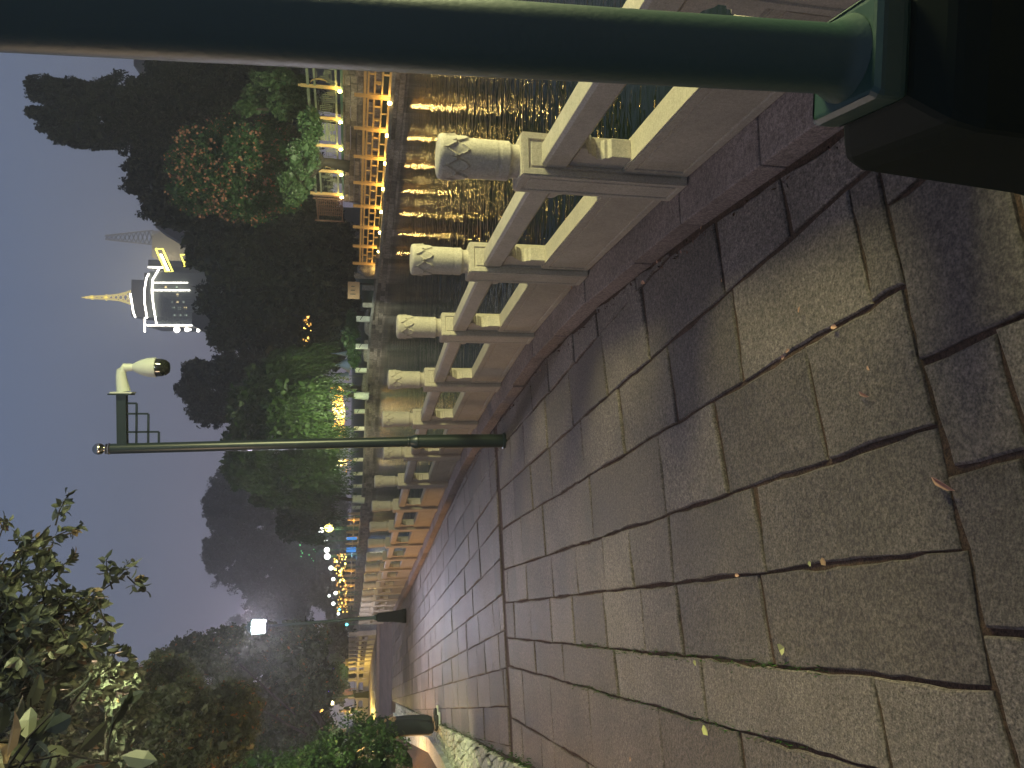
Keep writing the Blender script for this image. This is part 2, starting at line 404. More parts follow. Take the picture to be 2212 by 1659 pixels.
rowgrid(23.5, rowsB, 5.0, 31.35, {}, [clipL, (UA * 8.115, UA), (Vector((0, 29.0)), Vector((0.03, -1)))], lens=(0.35, 1.1), gap=0.009)
tag(pv.build('path', M_pave, fix=False), kind='structure')

# ------------------------------------------------------------------ balustrade
def recessed_box(c, d, faces, inset=0.03, depth=0.006):
    bm = bmesh.new(); bmesh.ops.create_cube(bm, size=1.0, matrix=Matrix.Translation(c) @ Matrix.Diagonal((*d, 1)))
    bmesh.ops.bevel(bm, geom=list(bm.edges), offset=0.006, segments=2, affect='EDGES')
    for nrm in faces:
        fl = [f for f in bm.faces if f.normal.dot(Vector(nrm)) > 0.99 and f.calc_area() > 0.3 * 0.05]
        fl = sorted(fl, key=lambda f: -f.calc_area())[:1]
        bmesh.ops.inset_individual(bm, faces=fl, thickness=inset, depth=0)
        bmesh.ops.inset_individual(bm, faces=fl, thickness=0.006, depth=-depth)
        bmesh.ops.inset_individual(bm, faces=fl, thickness=0.012, depth=0)
        bmesh.ops.inset_individual(bm, faces=fl, thickness=0.004, depth=depth * 0.7)
    return bm
def bm_obj(bm, name, mat, parent=None, tone=0.5, smooth=False):
    me = bpy.data.meshes.new(name); bmesh.ops.recalc_face_normals(bm, faces=bm.faces); bm.to_mesh(me); bm.free()
    at = me.attributes.new('tone', 'FLOAT', 'POINT'); at.data.foreach_set('value', np.full(len(me.vertices), tone, dtype=np.float32))
    if smooth: me.polygons.foreach_set('use_smooth', np.ones(len(me.polygons), dtype=bool))
    me.materials.append(mat); o = bpy.data.objects.new(name, me); COL.objects.link(o)
    if parent is not None: o.parent = parent
    return o
def cap_mesh(top):
    """round lotus head on a short neck; two tiers of carved petals"""
    NT, ZS = 144, []
    z0, zb = 0.78, 0.82
    prof = [(0.0, z0), (0.074, z0), (0.074, z0 + 0.03), (0.082, z0 + 0.04), (0.087, z0 + 0.045)]
    zt = top
    D = zt - (z0 + 0.05)
    zs = [z0 + 0.05 + D * i / 44 for i in range(45)]
    mb = MB(); vs = []; rings = []
    for r, z in prof: rings.append([(r, z)] * NT)
    for z in zs:
        row = []
        for k in range(NT):
            th = 2 * math.pi * k / NT; r = 0.0865
            f = (z - z0 - 0.05) / D
            if 0.13 < f < 0.155: r -= 0.003
            def petal(off, n, depth, base):
                a = ((th / (2 * math.pi) * n + off) % 1) * 2 - 1
                edge = zt - base - depth * (1 - abs(a) ** 1.5) ** 0.75
                return z - edge
            dB = petal(0.5, 8, 0.075, 0.055); dA = petal(0.0, 8, 0.06, 0.02)
            if dB > 0: r += 0.006 + (0.003 if dB < 0.012 else 0)
            if dA > 0: r += 0.006 + (0.003 if dA < 0.010 else 0)
            if z > zt - 0.012: r -= 0.5 * (z - (zt - 0.012))
            row.append((r, z))
        rings.append(row)
    rings.append([(0.083, zt + 0.004)] * NT); rings.append([(0.05, zt + 0.008)] * NT); rings.append([(0.0, zt + 0.009)] * NT)
    for row in rings:
        for k, (r, z) in enumerate(row):
            th = 2 * math.pi * k / NT; vs.append((r * math.cos(th), r * math.sin(th), z))
    fs = [(i * NT + k, i * NT + (k + 1) % NT, (i + 1) * NT + (k + 1) % NT, (i + 1) * NT + k) for i in range(len(rings) - 1) for k in range(NT)]
    return mb.add(vs, fs, 0.6, True)
def make_post(name, label, group, top=1.135):
    root = empty(name, (0, 0, 0), label, 'post', group)
    bm = recessed_box(Vector((0, 0, 0.39)), (0.2, 0.2, 0.78), [(-1, 0, 0), (0, -1, 0), (1, 0, 0)], 0.035, 0.006)
    bm_obj(bm, 'shaft', M_rail, root, 0.4)
    cap_mesh(top).build('lotus_head', M_rail, root, fix=True, smooth_angle=60)
    return root
LEN = SPC - 0.2
def make_panel(name, label, group):
    """local +y runs along the rail, origin at the middle, z=0 at kerb top"""
    root = empty(name, (0, 0, 0), label, 'balustrade panel', group)
    mb = MB()
    w, z0, z1, ch = 0.058, 0.565, 0.69, 0.014
    sec = [(-w, z0 + 0.02), (-w + 0.02, z0), (w - 0.02, z0), (w, z0 + 0.02), (w, z1 - ch), (w - ch, z1), (-w + ch, z1), (-w, z1 - ch)]
    mb.prism(sec, (0, 0, 0), (1, 0, 0), (0, 0, 1), (0, 1, 0), LEN); mb.build('handrail', M_rail, root, bevel=0.003)
    mb = None
    bm = recessed_box(Vector((0, 0, 0.16)), (0.12, LEN, 0.32), [(-1, 0, 0), (1, 0, 0)], 0.05, 0.008)
    bm_obj(bm, 'slab', M_rail, root, 0.15)
    prof = [(0, 0.32), (0.12, 0.32), (0.12, 0.41), (0.10, 0.42), (0.10, 0.435), (0.085, 0.445), (0.085, 0.47), (0.10, 0.475), (0.12, 0.50),
            (0.135, 0.505), (0.135, 0.52), (0.165, 0.53), (0.18, 0.545), (0.18, 0.566), (0, 0.566)]
    for s_ in (-1, 1):
        mb = MB(); pl = prof if s_ == -1 else [(-a, z) for a, z in prof][::-1]
        mb.prism(pl, (0, s_ * LEN / 2, 0), (0, 1, 0), (0, 0, 1), (1, 0, 0), 0.085); mb.build('vase_baluster', M_rail, root, bevel=0.003)
    return root
G1 = 'lotus-headed stone posts of the lakeside balustrade'; G2 = 'stone panels of the lakeside balustrade'
post0 = make_post('balustrade_post', 'x', G1); post_short = make_post('balustrade_post', 'x', G1, top=1.06); panel0 = make_panel('stone_railing', 'x', G2)
def line_ang(line, i):
    a = Vector(line[max(i - 1, 0)]); b_ = Vector(line[min(i + 1, len(line) - 1)]); d = b_ - a
    return math.atan2(d.y, d.x) - math.pi / 2
used = set()
def place(proto, x, y, z, rz, label):
    o = proto if proto.name not in used else copy_tree(proto)
    used.add(proto.name); o.location = (x, y, z); o.rotation_euler = (0, 0, rz); o['label'] = label; return o
for i, (x, y) in enumerate(rail):
    k = i - 3
    if k == -2 or k == -3: continue
    if k == -1: lab = 'stone balustrade post beside the green lamp pole, nearest of all'
    elif k == 5: lab = 'stone balustrade post with a shorter lotus head just past the camera pole'
    else: lab = '%s lotus-headed stone post of the long balustrade beyond the green lamp pole' % ORD[k]
    place(post_short if k == 5 else post0, x, y, 0.1, line_ang(rail, i), lab)
for i in range(2, len(rail) - 1):
    a, b_ = Vector(rail[i]), Vector(rail[i + 1]); c = (a + b_) / 2; d = b_ - a
    k = i - 3
    lab = 'stone railing panel between the green lamp pole and the nearest lotus post' if k < 0 else '%s stone railing panel of the long balustrade beyond the green lamp pole' % ORD[k]
    place(panel0, c.x, c.y, 0.1, math.atan2(d.y, d.x) - math.pi / 2, lab)
# raised terrace
TZ = 0.47
tl = offset(tr, -0.3)
terr = [(-9.2, 31.2)] + tl + [(-30, 70), (-60, 70), (-60, 31.9)]
mb = MB(); base = [(x, y, -0.03) for x, y in terr]; topv = [(x, y, TZ) for x, y in terr]; n = len(terr)
mb.add(base + topv, [tuple(n + i for i in range(n))] + [(i, (i + 1) % n, n + (i + 1) % n, n + i) for i in range(n)], 0.5)
tag(mb.build('terrace', M_kerb), kind='structure')
rp = MB(); rp.add([(-9.1, 28.9, -0.02), (-9.3, 31.15, TZ - 0.1), (-40, 32.1, TZ - 0.1), (-40, 29.9, -0.02), (-9.1, 28.9, -0.3), (-9.3, 31.15, -0.3)], [(0, 1, 2, 3), (0, 4, 5, 1)], 0.2)
tag(rp.build('ramp', M_kerb), kind='structure')
# terrace paving slabs
tp = MB(); r = random.Random(5)
for i in range(34):
    for j in range(15):
        a = rad(26); U = Vector((-math.sin(a), math.cos(a))); NL = Vector((-math.cos(a), -math.sin(a)))
        o_ = Vector(tl[0]) + U * (i * 0.9 + (j % 2) * 0.4) + NL * (0.55 + j * 0.5)
        if o_.y < 31.9: continue
        tp.box((o_.x, o_.y, TZ + 0.005), (0.48, 0.88 - 0.02, 0.03), a, tone=r.random())
tag(tp.build('terrace_paving', M_pave, fix=False), kind='structure')
G1b = 'lotus-headed stone posts of the far terrace'; G2b = 'stone panels of the far terrace'
for i, (x, y) in enumerate(tr):
    o = copy_tree(post0); o.location = (x, y, TZ + 0.02); o.rotation_euler = (0, 0, line_ang(tr, i)); o['group'] = G1b
    o['label'] = '%s small lotus post of the raised terrace railing beyond the far lamp post' % ORD[i]
    if i < len(tr) - 1:
        a, b_ = Vector((x, y)), Vector(tr[i + 1]); c = (a + b_) / 2; d = b_ - a
        o = copy_tree(panel0); o.location = (c.x, c.y, TZ + 0.02); o.rotation_euler = (0, 0, math.atan2(d.y, d.x) - math.pi / 2); o['group'] = G2b
        o['label'] = '%s stone panel of the raised terrace railing beyond the far lamp post' % ORD[i]
point('terrace_fill', (-17.0, 38.5, 1.6), 700, (1.0, 0.70, 0.15), 0.2)  # assumed yellow light without a fixture, brightens the near terrace
point('terrace_fill', (-22, 49, 1.3), 500, (1.0, 0.70, 0.15), 0.2)  # second unseen light assumed, farther along near the people

# ------------------------------------------------------------------ street lamps
def make_lamp(name, label, loc, rz=0.0, lean=(0, 0), light=None, top=4.35, base_top=0.9):
    root = empty(name, loc, label, 'lamp post', 'green lantern lamp posts along the balustrade')
    X, Y, Z = loc
    mb = MB(); q4 = rz + math.pi / 4
    mb.lathe((X, Y, Z), [(0.195, -0.03), (0.195, 0.09), (0.180, 0.12), (0.172, 0.16), (0.140, 0.45), (0.125, 0.77), (0.112, 0.81), (0.066, 0.85)], 4, squar=True, rz=q4)
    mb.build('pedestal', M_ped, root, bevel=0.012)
    mb = MB(); mb.lathe((X, Y, Z), [(0.070, 0.848), (0.075, 0.855), (0.075, 0.895), (0.070, 0.90)], 4, squar=True, rz=q4); mb.build('top_plate', M_green, root, bevel=0.008)
    lx, ly = lean
    P = lambda z: (X + lx * (z - base_top), Y + ly * (z - base_top), Z + z)
    mb = MB(); mb.tube([P(base_top), P(base_top + 0.012), P(base_top + 0.03), P(2.2), P(top - 0.55)], [0.062, 0.056, 0.0475, 0.0455, 0.036], 40)
    mb.build('shaft', M_green, root)
    c = Vector(P(top - 0.55))
    mb = MB(); mb.lathe(c, [(0.04, 0), (0.10, 0.03), (0.19, 0.05), (0.19, 0.075)], 24); mb.build('lantern_tray', M_green, root)
    mb = MB(); mb.lathe(c, [(0.15, 0.08), (0.185, 0.12), (0.185, 0.40), (0.16, 0.43)], 24); g = mb.build('lantern_glass', M_lampg, root)
    mb = MB(); mb.lathe(c, [(0.21, 0.435), (0.20, 0.47), (0.12, 0.55), (0.04, 0.59), (0.02, 0.64), (0.0, 0.65)], 24); mb.build('lantern_roof', M_green, root)
    mb = MB()
    for k in range(6):
        a = k * math.pi / 3; q_ = c + Vector((0.195 * math.cos(a), 0.195 * math.sin(a), 0))
        mb.bar(q_ + Vector((0, 0, 0.07)), q_ + Vector((0, 0, 0.44)), 0.014)
    mb.build('lantern_cage', M_green, root)
    return root, c
nl, nc = make_lamp('street_lamp', 'near green lamp pole with square pedestal filling the right side of the path', (0.478, 0.955, 0.0), rad(-3), (-0.048, 0.0))
point('lamp_light', nc + Vector((0, 0, 0.26)), 60, (0.75, 1.0, 0.8), 0.1)
fl, fc = make_lamp('street_lamp', 'far lamp post with a glaring white lantern beside the balustrade', (-6.75, 21.6, 0.0), rad(20), (-0.02, 0.0))
point('lamp_light', fc + Vector((0, 0, 0.26)), 1250, (0.88, 0.83, 1.0), 0.1)
f2, c2 = make_lamp('street_lamp', 'unlit lamp post with green shaft on the raised terrace behind the people', (-17.6, 42.5, TZ), rad(20), top=3.9)
for ch in f2.children:
    if ch.name.startswith('lantern_glass'):
        ch.data = ch.data.copy(); ch.data.materials.clear(); ch.data.materials.append(plain('unlit lantern glass', (0.15, 0.2, 0.12), 0.3))

# ------------------------------------------------------------------ surveillance camera pole
Y0 = 7.71; bx = -0.605
cpole = empty('camera_pole', (bx, Y0, 0), 'dark camera pole with a fretwork bracket and one white dome camera', 'camera pole')
mb = MB(); mb.lathe((bx, Y0, 0), [(0.085, -0.03), (0.085, 0.02), (0.072, 0.03), (0.072, 0.92), (0.078, 0.925), (0.078, 0.945), (0.052, 1.0), (0.058, 1.01), (0.058, 1.02), (0.05, 1.03)], 32)
mb.build('base_sleeve', M_pole, cpole)
tz = 3.84
mb = MB(); mb.tube([(bx, Y0, 1.0), (bx - 0.02, Y0, 2.4), (bx - 0.045, Y0, tz)], [0.053, 0.051, 0.050], 32); mb.build('shaft', M_pole, cpole)
tx_ = bx - 0.045
mb = MB(); mb.lathe((tx_, Y0, tz), [(0.045, 0), (0.055, 0.01), (0.055, 0.02), (0.03, 0.03), (0.05, 0.035), (0.05, 0.045), (0.03, 0.05)] + [(0.056 * math.sin(a), 0.105 - 0.056 * math.cos(a)) for a in [0.6, 1.0, 1.4, 1.8, 2.2, 2.6, 3.1]], 24)
mb.build('finial', M_chrome, cpole)
az = 3.745
mb = MB(); mb.bar((tx_ + 0.03, Y0, az - 0.01), (-0.135, Y0, az), 0.075, 0.085); mb.build('arm', M_pole, cpole)
mb = MB()
px0 = tx_ + 0.045
for (xa, za, xb, zb) in [(0.0, -0.11, 0.36, -0.11)]: pass
g_ = [((px0, -0.06), (px0, -0.33)), ((px0, -0.33), (px0 + 0.115, -0.33)), ((px0 + 0.115, -0.33), (px0 + 0.115, -0.04)), ((px0, -0.235), (px0 + 0.29, -0.235)),
      ((px0 + 0.29, -0.235), (px0 + 0.29, -0.04)), ((px0, -0.13), (px0 + 0.39, -0.13)), ((px0 + 0.39, -0.13), (px0 + 0.39, -0.04))]
for (a, b_) in g_: mb.bar((a[0], Y0, az + a[1]), (b_[0], Y0, az + b_[1] - 0.0001), 0.018, 0.018)
mb.build('fretwork_bracket', M_pole, cpole)
mb = MB(); mb.bar((-0.135, Y0, az + 0.005), (-0.120, Y0, az + 0.005), 0.16, 0.20); mb.build('mounting_plate', M_pole, cpole)
camr = mb = MB(); mb.bar((-0.118, Y0, az - 0.01), (-0.106, Y0, az - 0.01), 0.17, 0.19)
mb.tube([(-0.106, Y0, az - 0.015), (-0.03, Y0, az), (0.05, Y0, az + 0.01), (0.10, Y0, az + 0.008), (0.128, Y0, az - 0.02), (0.132, Y0, az - 0.10)], [0.062, 0.055, 0.046, 0.044, 0.042, 0.034], 20)
cm = mb.build('camera_mount', M_white, cpole)
mb = MB(); mb.lathe((0.132, Y0, az - 0.10), [(0.03, 0.01), (0.045, -0.01), (0.075, -0.07), (0.092, -0.13), (0.096, -0.18), (0.096, -0.20), (0.088, -0.205)][::-1], 32); cb = mb.build('camera_body', M_white, cpole)
mb = MB(); mb.lathe((0.132, Y0, az - 0.30), [(0.02, -0.125), (0.05, -0.118), (0.074, -0.09), (0.086, -0.05), (0.089, 0.0)], 32); mb.build('camera_dome', M_glassb, cb)

# ------------------------------------------------------------------ foliage
def leaves_np(pos, size, aspect=2.2, up=None, tone=None, droop=0.0, dirs=None):
    """vertices / faces of bent leaves (two triangles pairs per leaf: a folded rhombus)"""
    n = len(pos); size = np.asarray(size).reshape(-1, 1) * np.ones((n, 1))
    d = rng.normal(size=(n, 3)) if dirs is None else dirs + rng.normal(size=(n, 3)) * 0.35
    d[:, 2] -= droop; d /= np.linalg.norm(d, axis=1, keepdims=True)
    w = np.cross(d, rng.normal(size=(n, 3))); w /= np.linalg.norm(w, axis=1, keepdims=True)
    nn = np.cross(d, w)
    a = pos - d * size * 0.5; b_ = pos + d * size * 0.5
    m1 = pos + w * size * 0.5 / aspect + nn * size * 0.06; m2 = pos - w * size * 0.5 / aspect + nn * size * 0.06
    V = np.stack([a, m1, b_, m2], 1).reshape(-1, 3)
    return V
def leaves6(pos, size, aspect, dirs):
    n = len(pos); size = np.asarray(size).reshape(-1, 1)
    d = dirs + rng.normal(size=(n, 3)) * 0.3; d[:, 2] -= 0.25; d /= np.linalg.norm(d, axis=1, keepdims=True)
    w = np.cross(d, rng.normal(size=(n, 3)) + np.array([0, 0, 1.2])); w /= np.linalg.norm(w, axis=1, keepdims=True); nn = np.cross(d, w); V = []
    h = size * 0.5 / aspect
    # two folded halves along the midrib, each a quad; tip bends down
    A = pos - d * size * 0.5; T = pos + d * size * 0.5 - nn * size * 0.08; 
    for sgn in (-1, 1):
        V.append(np.stack([A, pos - d * size * 0.22 + w * h * 0.85 * sgn + nn * size * 0.06, pos + d * size * 0.12 + w * h * 0.9 * sgn + nn * size * 0.06, pos + d * size * 0.1], 1))
        V.append(np.stack([pos + d * size * 0.1, pos + d * size * 0.12 + w * h * 0.9 * sgn + nn * size * 0.06, pos + d * size * 0.34 + w * h * 0.42 * sgn, T], 1))
    return np.concatenate(V, 1).reshape(-1, 3)
def leaf_object(name, mat, parts, parent=None, core=None):
    """parts: list of (V, tones)"""
    V = np.concatenate([p[0] for p in parts]).astype(np.float32); T = np.concatenate([p[1] for p in parts])
    off = world_loc(parent) if parent is not None else Vector((0, 0, 0)); V = V - np.array(off, dtype=np.float32)
    n = len(V) // 4
    me = bpy.data.meshes.new(name); me.vertices.add(4 * n); me.vertices.foreach_set('co', V.ravel())
    me.loops.add(4 * n); me.loops.foreach_set('vertex_index', np.arange(4 * n, dtype=np.int32))
    me.polygons.add(n); me.polygons.foreach_set('loop_start', np.arange(0, 4 * n, 4, dtype=np.int32)); me.polygons.foreach_set('loop_total', np.full(n, 4, dtype=np.int32))
    me.update(calc_edges=True)
    at = me.attributes.new('tone', 'FLOAT', 'POINT'); at.data.foreach_set('value', np.repeat(T, 4).astype(np.float32))
    me.materials.append(mat); o = bpy.data.objects.new(name, me); COL.objects.link(o)
    if parent is not None: o.parent = parent
    return o
def clumped(blobs, n, size, sub=0.28, nsub=26, aspect=2.2, droop=0.0, shell=0.55, tone_lo=0, tone_hi=1):
    """blobs: (centre, (rx,ry,rz)). Leaves gather in small clumps spread through each blob."""
    vol = np.array([b_[1][0] * b_[1][1] * b_[1][2] for b_ in blobs]) ** 0.66; vol /= vol.sum(); parts = []
    for (c, r_), f in zip(blobs, vol):
        k = max(20, int(n * f)); c = np.array(c); r_ = np.array(r_)
        q = rng.normal(size=(nsub, 3)); q /= np.linalg.norm(q, axis=1, keepdims=True)
        cc = q * (shell + (1.02 - shell) * rng.random((nsub, 1)) ** 0.6)
        wts = rng.random(nsub) + 0.3; wts /= wts.sum(); idx = rng.choice(nsub, size=k, p=wts)
        off = rng.normal(size=(k, 3)); off /= np.linalg.norm(off, axis=1, keepdims=True); off *= rng.random((k, 1)) ** 0.5 * sub * (0.6 + 0.8 * rng.random(nsub))[idx][:, None]
        p = c + (cc[idx] + off) * r_
        tn = np.clip(rng.normal(0.45, 0.22, k) + (rng.random(nsub) * 0.3 - 0.15)[idx], 0, 1)
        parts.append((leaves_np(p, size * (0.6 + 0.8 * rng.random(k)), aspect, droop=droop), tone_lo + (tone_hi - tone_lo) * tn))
    return parts
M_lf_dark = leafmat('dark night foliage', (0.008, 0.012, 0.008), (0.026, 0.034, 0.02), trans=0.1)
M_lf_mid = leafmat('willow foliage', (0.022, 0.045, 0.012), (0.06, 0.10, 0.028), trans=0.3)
M_lf_or = leafmat('blossom tree foliage', (0.03, 0.075, 0.028), (0.075, 0.16, 0.055), (0.50, 0.17, 0.08), 0.86, trans=0.2)
M_lf_con = leafmat('conifer foliage', (0.03, 0.062, 0.026), (0.08, 0.14, 0.058), trans=0.2)
M_lf_hedge = leafmat('hedge foliage', (0.018, 0.04, 0.012), (0.075, 0.13, 0.045), (0.22, 0.26, 0.10), 0.95, rough=0.35, trans=0.15)
M_lf_shrub = leafmat('shrub foliage', (0.03, 0.042, 0.018), (0.10, 0.12, 0.055), (0.26, 0.11, 0.035), 0.86, trans=0.3)
M_lf_near = leafmat('near branch foliage', (0.06, 0.07, 0.05), (0.17, 0.18, 0.12), (0.20, 0.13, 0.07), 0.955, rough=0.4, trans=0.25)

def img_blobs(y, lst, dy=None):
    out = []
    for (u, v, ru, rv) in lst:
        c = aty(u, v, y + (random.random() - 0.5) * (dy or 4)); k = c.y / F * 1.02
        out.append((c, (rv * k, max(rv, ru) * k * 0.7, ru * k)))
    return out
def tree(name, label, y, lst, n, size, mat, trunk=True, gz=0.3, group=None, dy=None, sub=0.28, nsub=26, core=True, aspect=2.0, trunk_xy=None, droop=0.0, tr=1.0):
    bl = img_blobs(y, lst, dy)
    cx = sum(b_[0].x for b_ in bl) / len(bl); cy = y
    if trunk_xy: cx, cy = trunk_xy
    root = empty(name, (cx, cy, gz), label, 'tree', group)
    if core:   # thick inner boughs so the crown is not see-through everywhere
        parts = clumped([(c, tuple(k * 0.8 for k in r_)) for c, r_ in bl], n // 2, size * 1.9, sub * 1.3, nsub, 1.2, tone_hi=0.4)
    else: parts = []
    parts += clumped(bl, n, size, sub, nsub, aspect, droop=droop)
    leaf_object('crown', mat, parts, root)
    if trunk:
        mb = MB(); zc = min(c.z for c, _ in bl); 
        top = bl[len(bl) // 2][0]
        mb.tube([(cx, cy, gz - 0.3), (cx + 0.15, cy, gz + (zc - gz) * 0.6), (cx * 0.6 + top.x * 0.4, cy, max(zc, gz + 1)), tuple(top)], [0.32 * tr, 0.24 * tr, 0.18 * tr, 0.06 * tr], 10)
        for c, r_ in bl[:8]:
            mb.tube([(cx + 0.1, cy, gz + max(0.5, (zc - gz) * 0.6)), (cx * 0.4 + c.x * 0.6, (cy + c.y) / 2, max(zc, gz + 1) * 0.5 + c.z * 0.5), tuple(c)], [0.14 * tr, 0.09 * tr, 0.03 * tr], 7)
        mb.build('trunk', M_bark, root)
    return root

# ------------------------------------------------------------------ the far bank
bank = [(40, -40, .0), (26, 2, .0), (17.5, 18, .0), (12.9, 29.3, 0.0), (9.9, 36.2, 0.0), (7.3, 43.2, 0.0), (4.1, 52.1, 0.30), (-0.1, 61.9, 0.33), (-9.9, 75.0, 0.36), (-13.5, 81.0, 0.4), (-27.7, 117, 0.6), (-46, 155, 0.7), (-58, 190, 0.75), (-90, 245, 0.8)]
bw = wall_strip('bank_wall', [(a, b_) for a, b_, c in bank][2:], -1.0, lambda i: bank[i + 3][2] - 0.03 if i + 3 < len(bank) else 0.7, M_wall, bw=(0.5, 1.3), bh=0.26, th=0.3, seed=4)
tag(bw, 'long stone block wall of the far bank standing in the lake', 'wall')
land2 = [(a + 0.12, b_ + 0.05, c) for a, b_, c in bank]
poly = land2 + [(-200, 1500, 1.0), (900, 1500, 1.0), (900, -60, 0.0)]
mb = MB(); mb.add(poly, [tuple(range(len(poly)))], 0.3); o = mb.build('far_bank', M_land)
bm = bmesh.new(); bm.from_mesh(o.data); bmesh.ops.triangulate(bm, faces=bm.faces); bm.to_mesh(o.data); bm.free(); tag(o, kind='structure')
# coping along the bank edge
mb = MB()
for i in range(2, 12):
    a, b_ = Vector(bank[i]), Vector(bank[i + 1]); L = (b_ - a).length; n_ = max(1, int(L / 1.6))
    for k in range(n_):
        p, q_ = a.lerp(b_, k / n_ + 0.01 / L), a.lerp(b_, (k + 1) / n_ - 0.01 / L)
        mb.bar(p + Vector((0.05, 0, 0.03)), q_ + Vector((0.05, 0, 0.03)), 0.5, 0.14, tone=random.random())
tag(mb.build('bank_coping', M_ledge), kind='structure')
# terrace of the garden behind the golden fence
gl = [(24, 8), (21, 20), (17.2, 30.5), (14.9, 36.5), (12.8, 42), (11.2, 46.5)]
gw = wall_strip('garden_wall', gl, 0.0, 2.15, M_wall, bw=(0.35, 0.9), bh=0.3, th=0.3, seed=9); tag(gw, 'dark rubble retaining wall behind the golden lattice fence', 'wall')
mb = MB(); gg = [(x, y, 2.13) for x, y in gl] + [(10.8, 60, 2.2), (40, 70, 3), (60, 8, 3)]; mb.add(gg, [tuple(range(len(gg)))], 0.4); tag(mb.build('garden_terrace', M_land), kind='structure')

# golden lattice fence on the ledge
fp = [onz(u, v, 0.02) for u, v in zip([852.5, 848, 841, 836, 833, 829, 825.5, 822, 819.5], [130, 210, 281, 342, 398, 448, 493, 534, 571])]
a_, b2 = Vector((12.35, 30.6, 0.02)), Vector((7.55, 44.4, 0.02))
fp = []
for v in [110, 210, 281, 342, 398, 448, 493, 534, 571]:
    # intersection of the viewing azimuth with the straight fence line
    d = ray(830, v); k = d.x / d.y
    L = b2 - a_; t_ = (k * a_.y - a_.x) / (L.x - k * L.y); fp.append(a_ + L * t_)
fr = empty('lattice_fence', fp[4], 'golden lit lattice fence on the stone ledge at the far right shore', 'fence')
for i, p in enumerate(fp):
    mb = MB(); mb.box((p.x, p.y, 0.80), (0.15, 0.15, 1.56), rad(-19)); mb.box((p.x, p.y, 1.33), (0.165, 0.165, 0.02), rad(-19)); mb.build('post', M_gold, fr)
    if i:
        a, b_ = fp[i - 1], p; d = (b_ - a); mb = MB(); X = lambda s_, z: a + d * s_ + Vector((0, 0, z))
        e = 0.075 / d.length + 0.002
        for z, w in ((1.13, 0.07), (0.99, 0.05), (0.12, 0.06)): mb.bar(X(e, z), X(1 - e, z), 0.06, w * 1.5)
        for z in (0.73, 0.42): mb.bar(X(e, z), X(1 - e, z), 0.05, 0.07)
        for s_ in (e + 0.02, 1 - e - 0.02): mb.bar(X(s_, 0.15), X(s_, 0.97), 0.075)
        for s_, z0, z1 in ((0.30, 0.44, 0.72), (0.70, 0.44, 0.72), (0.5, 0.74, 0.97), (0.5, 0.14, 0.40)): mb.bar(X(s_, z0), X(s_, z1), 0.055)
        mb.prism([(0.66, 0.70), (0.74, 0.60), (0.74, 0.56), (0.66, 0.44)], a, d, (0, 0, 1), d.normalized().cross(Vector((0, 0, 1))), 0.03)
        mb.build('lattice_panel', M_gold, fr)
    q_ = p + Vector((-0.28, -0.12, 0.10))
    mb = MB(); mb.lathe(q_, [(0.03, -0.08), (0.07, -0.04), (0.075, 0.05), (0.05, 0.07)], 12)
    s_ = mb.build('ground_spotlight', M_yb); tag(s_, 'small glowing spotlight at the foot of the %s post of the golden fence' % ORD[i], 'spotlight', 'spotlights along the golden fence')
    point('fence_light', q_ + Vector((-0.03, -0.02, 0.12)), 24, (1.0, 0.62, 0.16), 0.04)

# upper garden fence with lattice windows
ga, gb = Vector((15.6, 33.5, 2.15)), Vector((11.6, 45.2, 2.15))
up = empty('garden_fence', ga.lerp(gb, 0.5), 'tall lattice garden fence with lit columns above the retaining wall', 'fence')
M_up = plain('grey green lattice', (0.26, 0.29, 0.19), 0.7, noise=0.2)
cols = []
for v in [120, 188, 255, 314, 369, 418]:
    d = ray(700, v); k = d.x / d.y; L = gb - ga; t_ = (k * ga.y - ga.x) / (L.x - k * L.y); cols.append(ga + L * t_)
for i, p in enumerate(cols):
    mb = MB(); mb.box((p.x, p.y, 2.15 + 0.98), (0.16, 0.16, 1.96), rad(-19)); mb.box((p.x, p.y, 4.15), (0.10, 0.10, 0.16), rad(-19)); mb.build('column', M_gold, up)
    q_ = p + Vector((-0.22, -0.18, 0.12)); mb = MB(); mb.lathe(q_, [(0.04, -0.1), (0.07, 0.0), (0.05, 0.07)], 10)
    s_ = mb.build('ground_spotlight', M_yb); tag(s_, 'small glowing spotlight at the %s column of the upper garden fence' % ORD[i], 'spotlight', 'spotlights of the upper garden fence')
    point('garden_light', q_ + Vector((0, 0, 0.15)), 9, (1.0, 0.68, 0.2), 0.04)
    if i:
        a, b_ = cols[i - 1], p; d = b_ - a; X = lambda s_, z: a + d * s_ + Vector((0, 0, z)); mb = MB(); e = 0.08 / d.length
        for z, w in ((1.62, 0.13), (1.30, 0.10), (0.30, 0.10)): mb.bar(X(e, z), X(1 - e, z), 0.06, w)
        if i == 3:
            for zz in (0.45, 0.62, 0.8, 0.98, 1.12):
                mb.bar(X(0.2, zz), X(0.42, zz), 0.05, 0.1); mb.bar(X(0.58, zz), X(0.8, zz), 0.05, 0.1)
            mb.bar(X(0.3, 0.53), X(0.7, 0.53), 0.05, 0.06); mb.bar(X(0.3, 1.05), X(0.7, 1.05), 0.05, 0.06); mb.bar(X(0.42, 0.8), X(0.58, 0.8), 0.05, 0.16)
        rr = random.Random(i)
        for k in range(14):
            s_ = 0.1 + 0.8 * k / 13; z0 = rr.choice([0.36, 0.5, 0.62]); mb.bar(X(s_, z0), X(s_, z0 + rr.choice([0.25, 0.4, 0.6])), 0.025)
        for k in range(9):
            z = 0.42 + 0.095 * k; s_ = rr.uniform(0.06, 0.6); mb.bar(X(s_, z), X(min(0.94, s_ + rr.uniform(0.15, 0.4)), z), 0.022)
        mb.build('lattice_window', M_up, up)
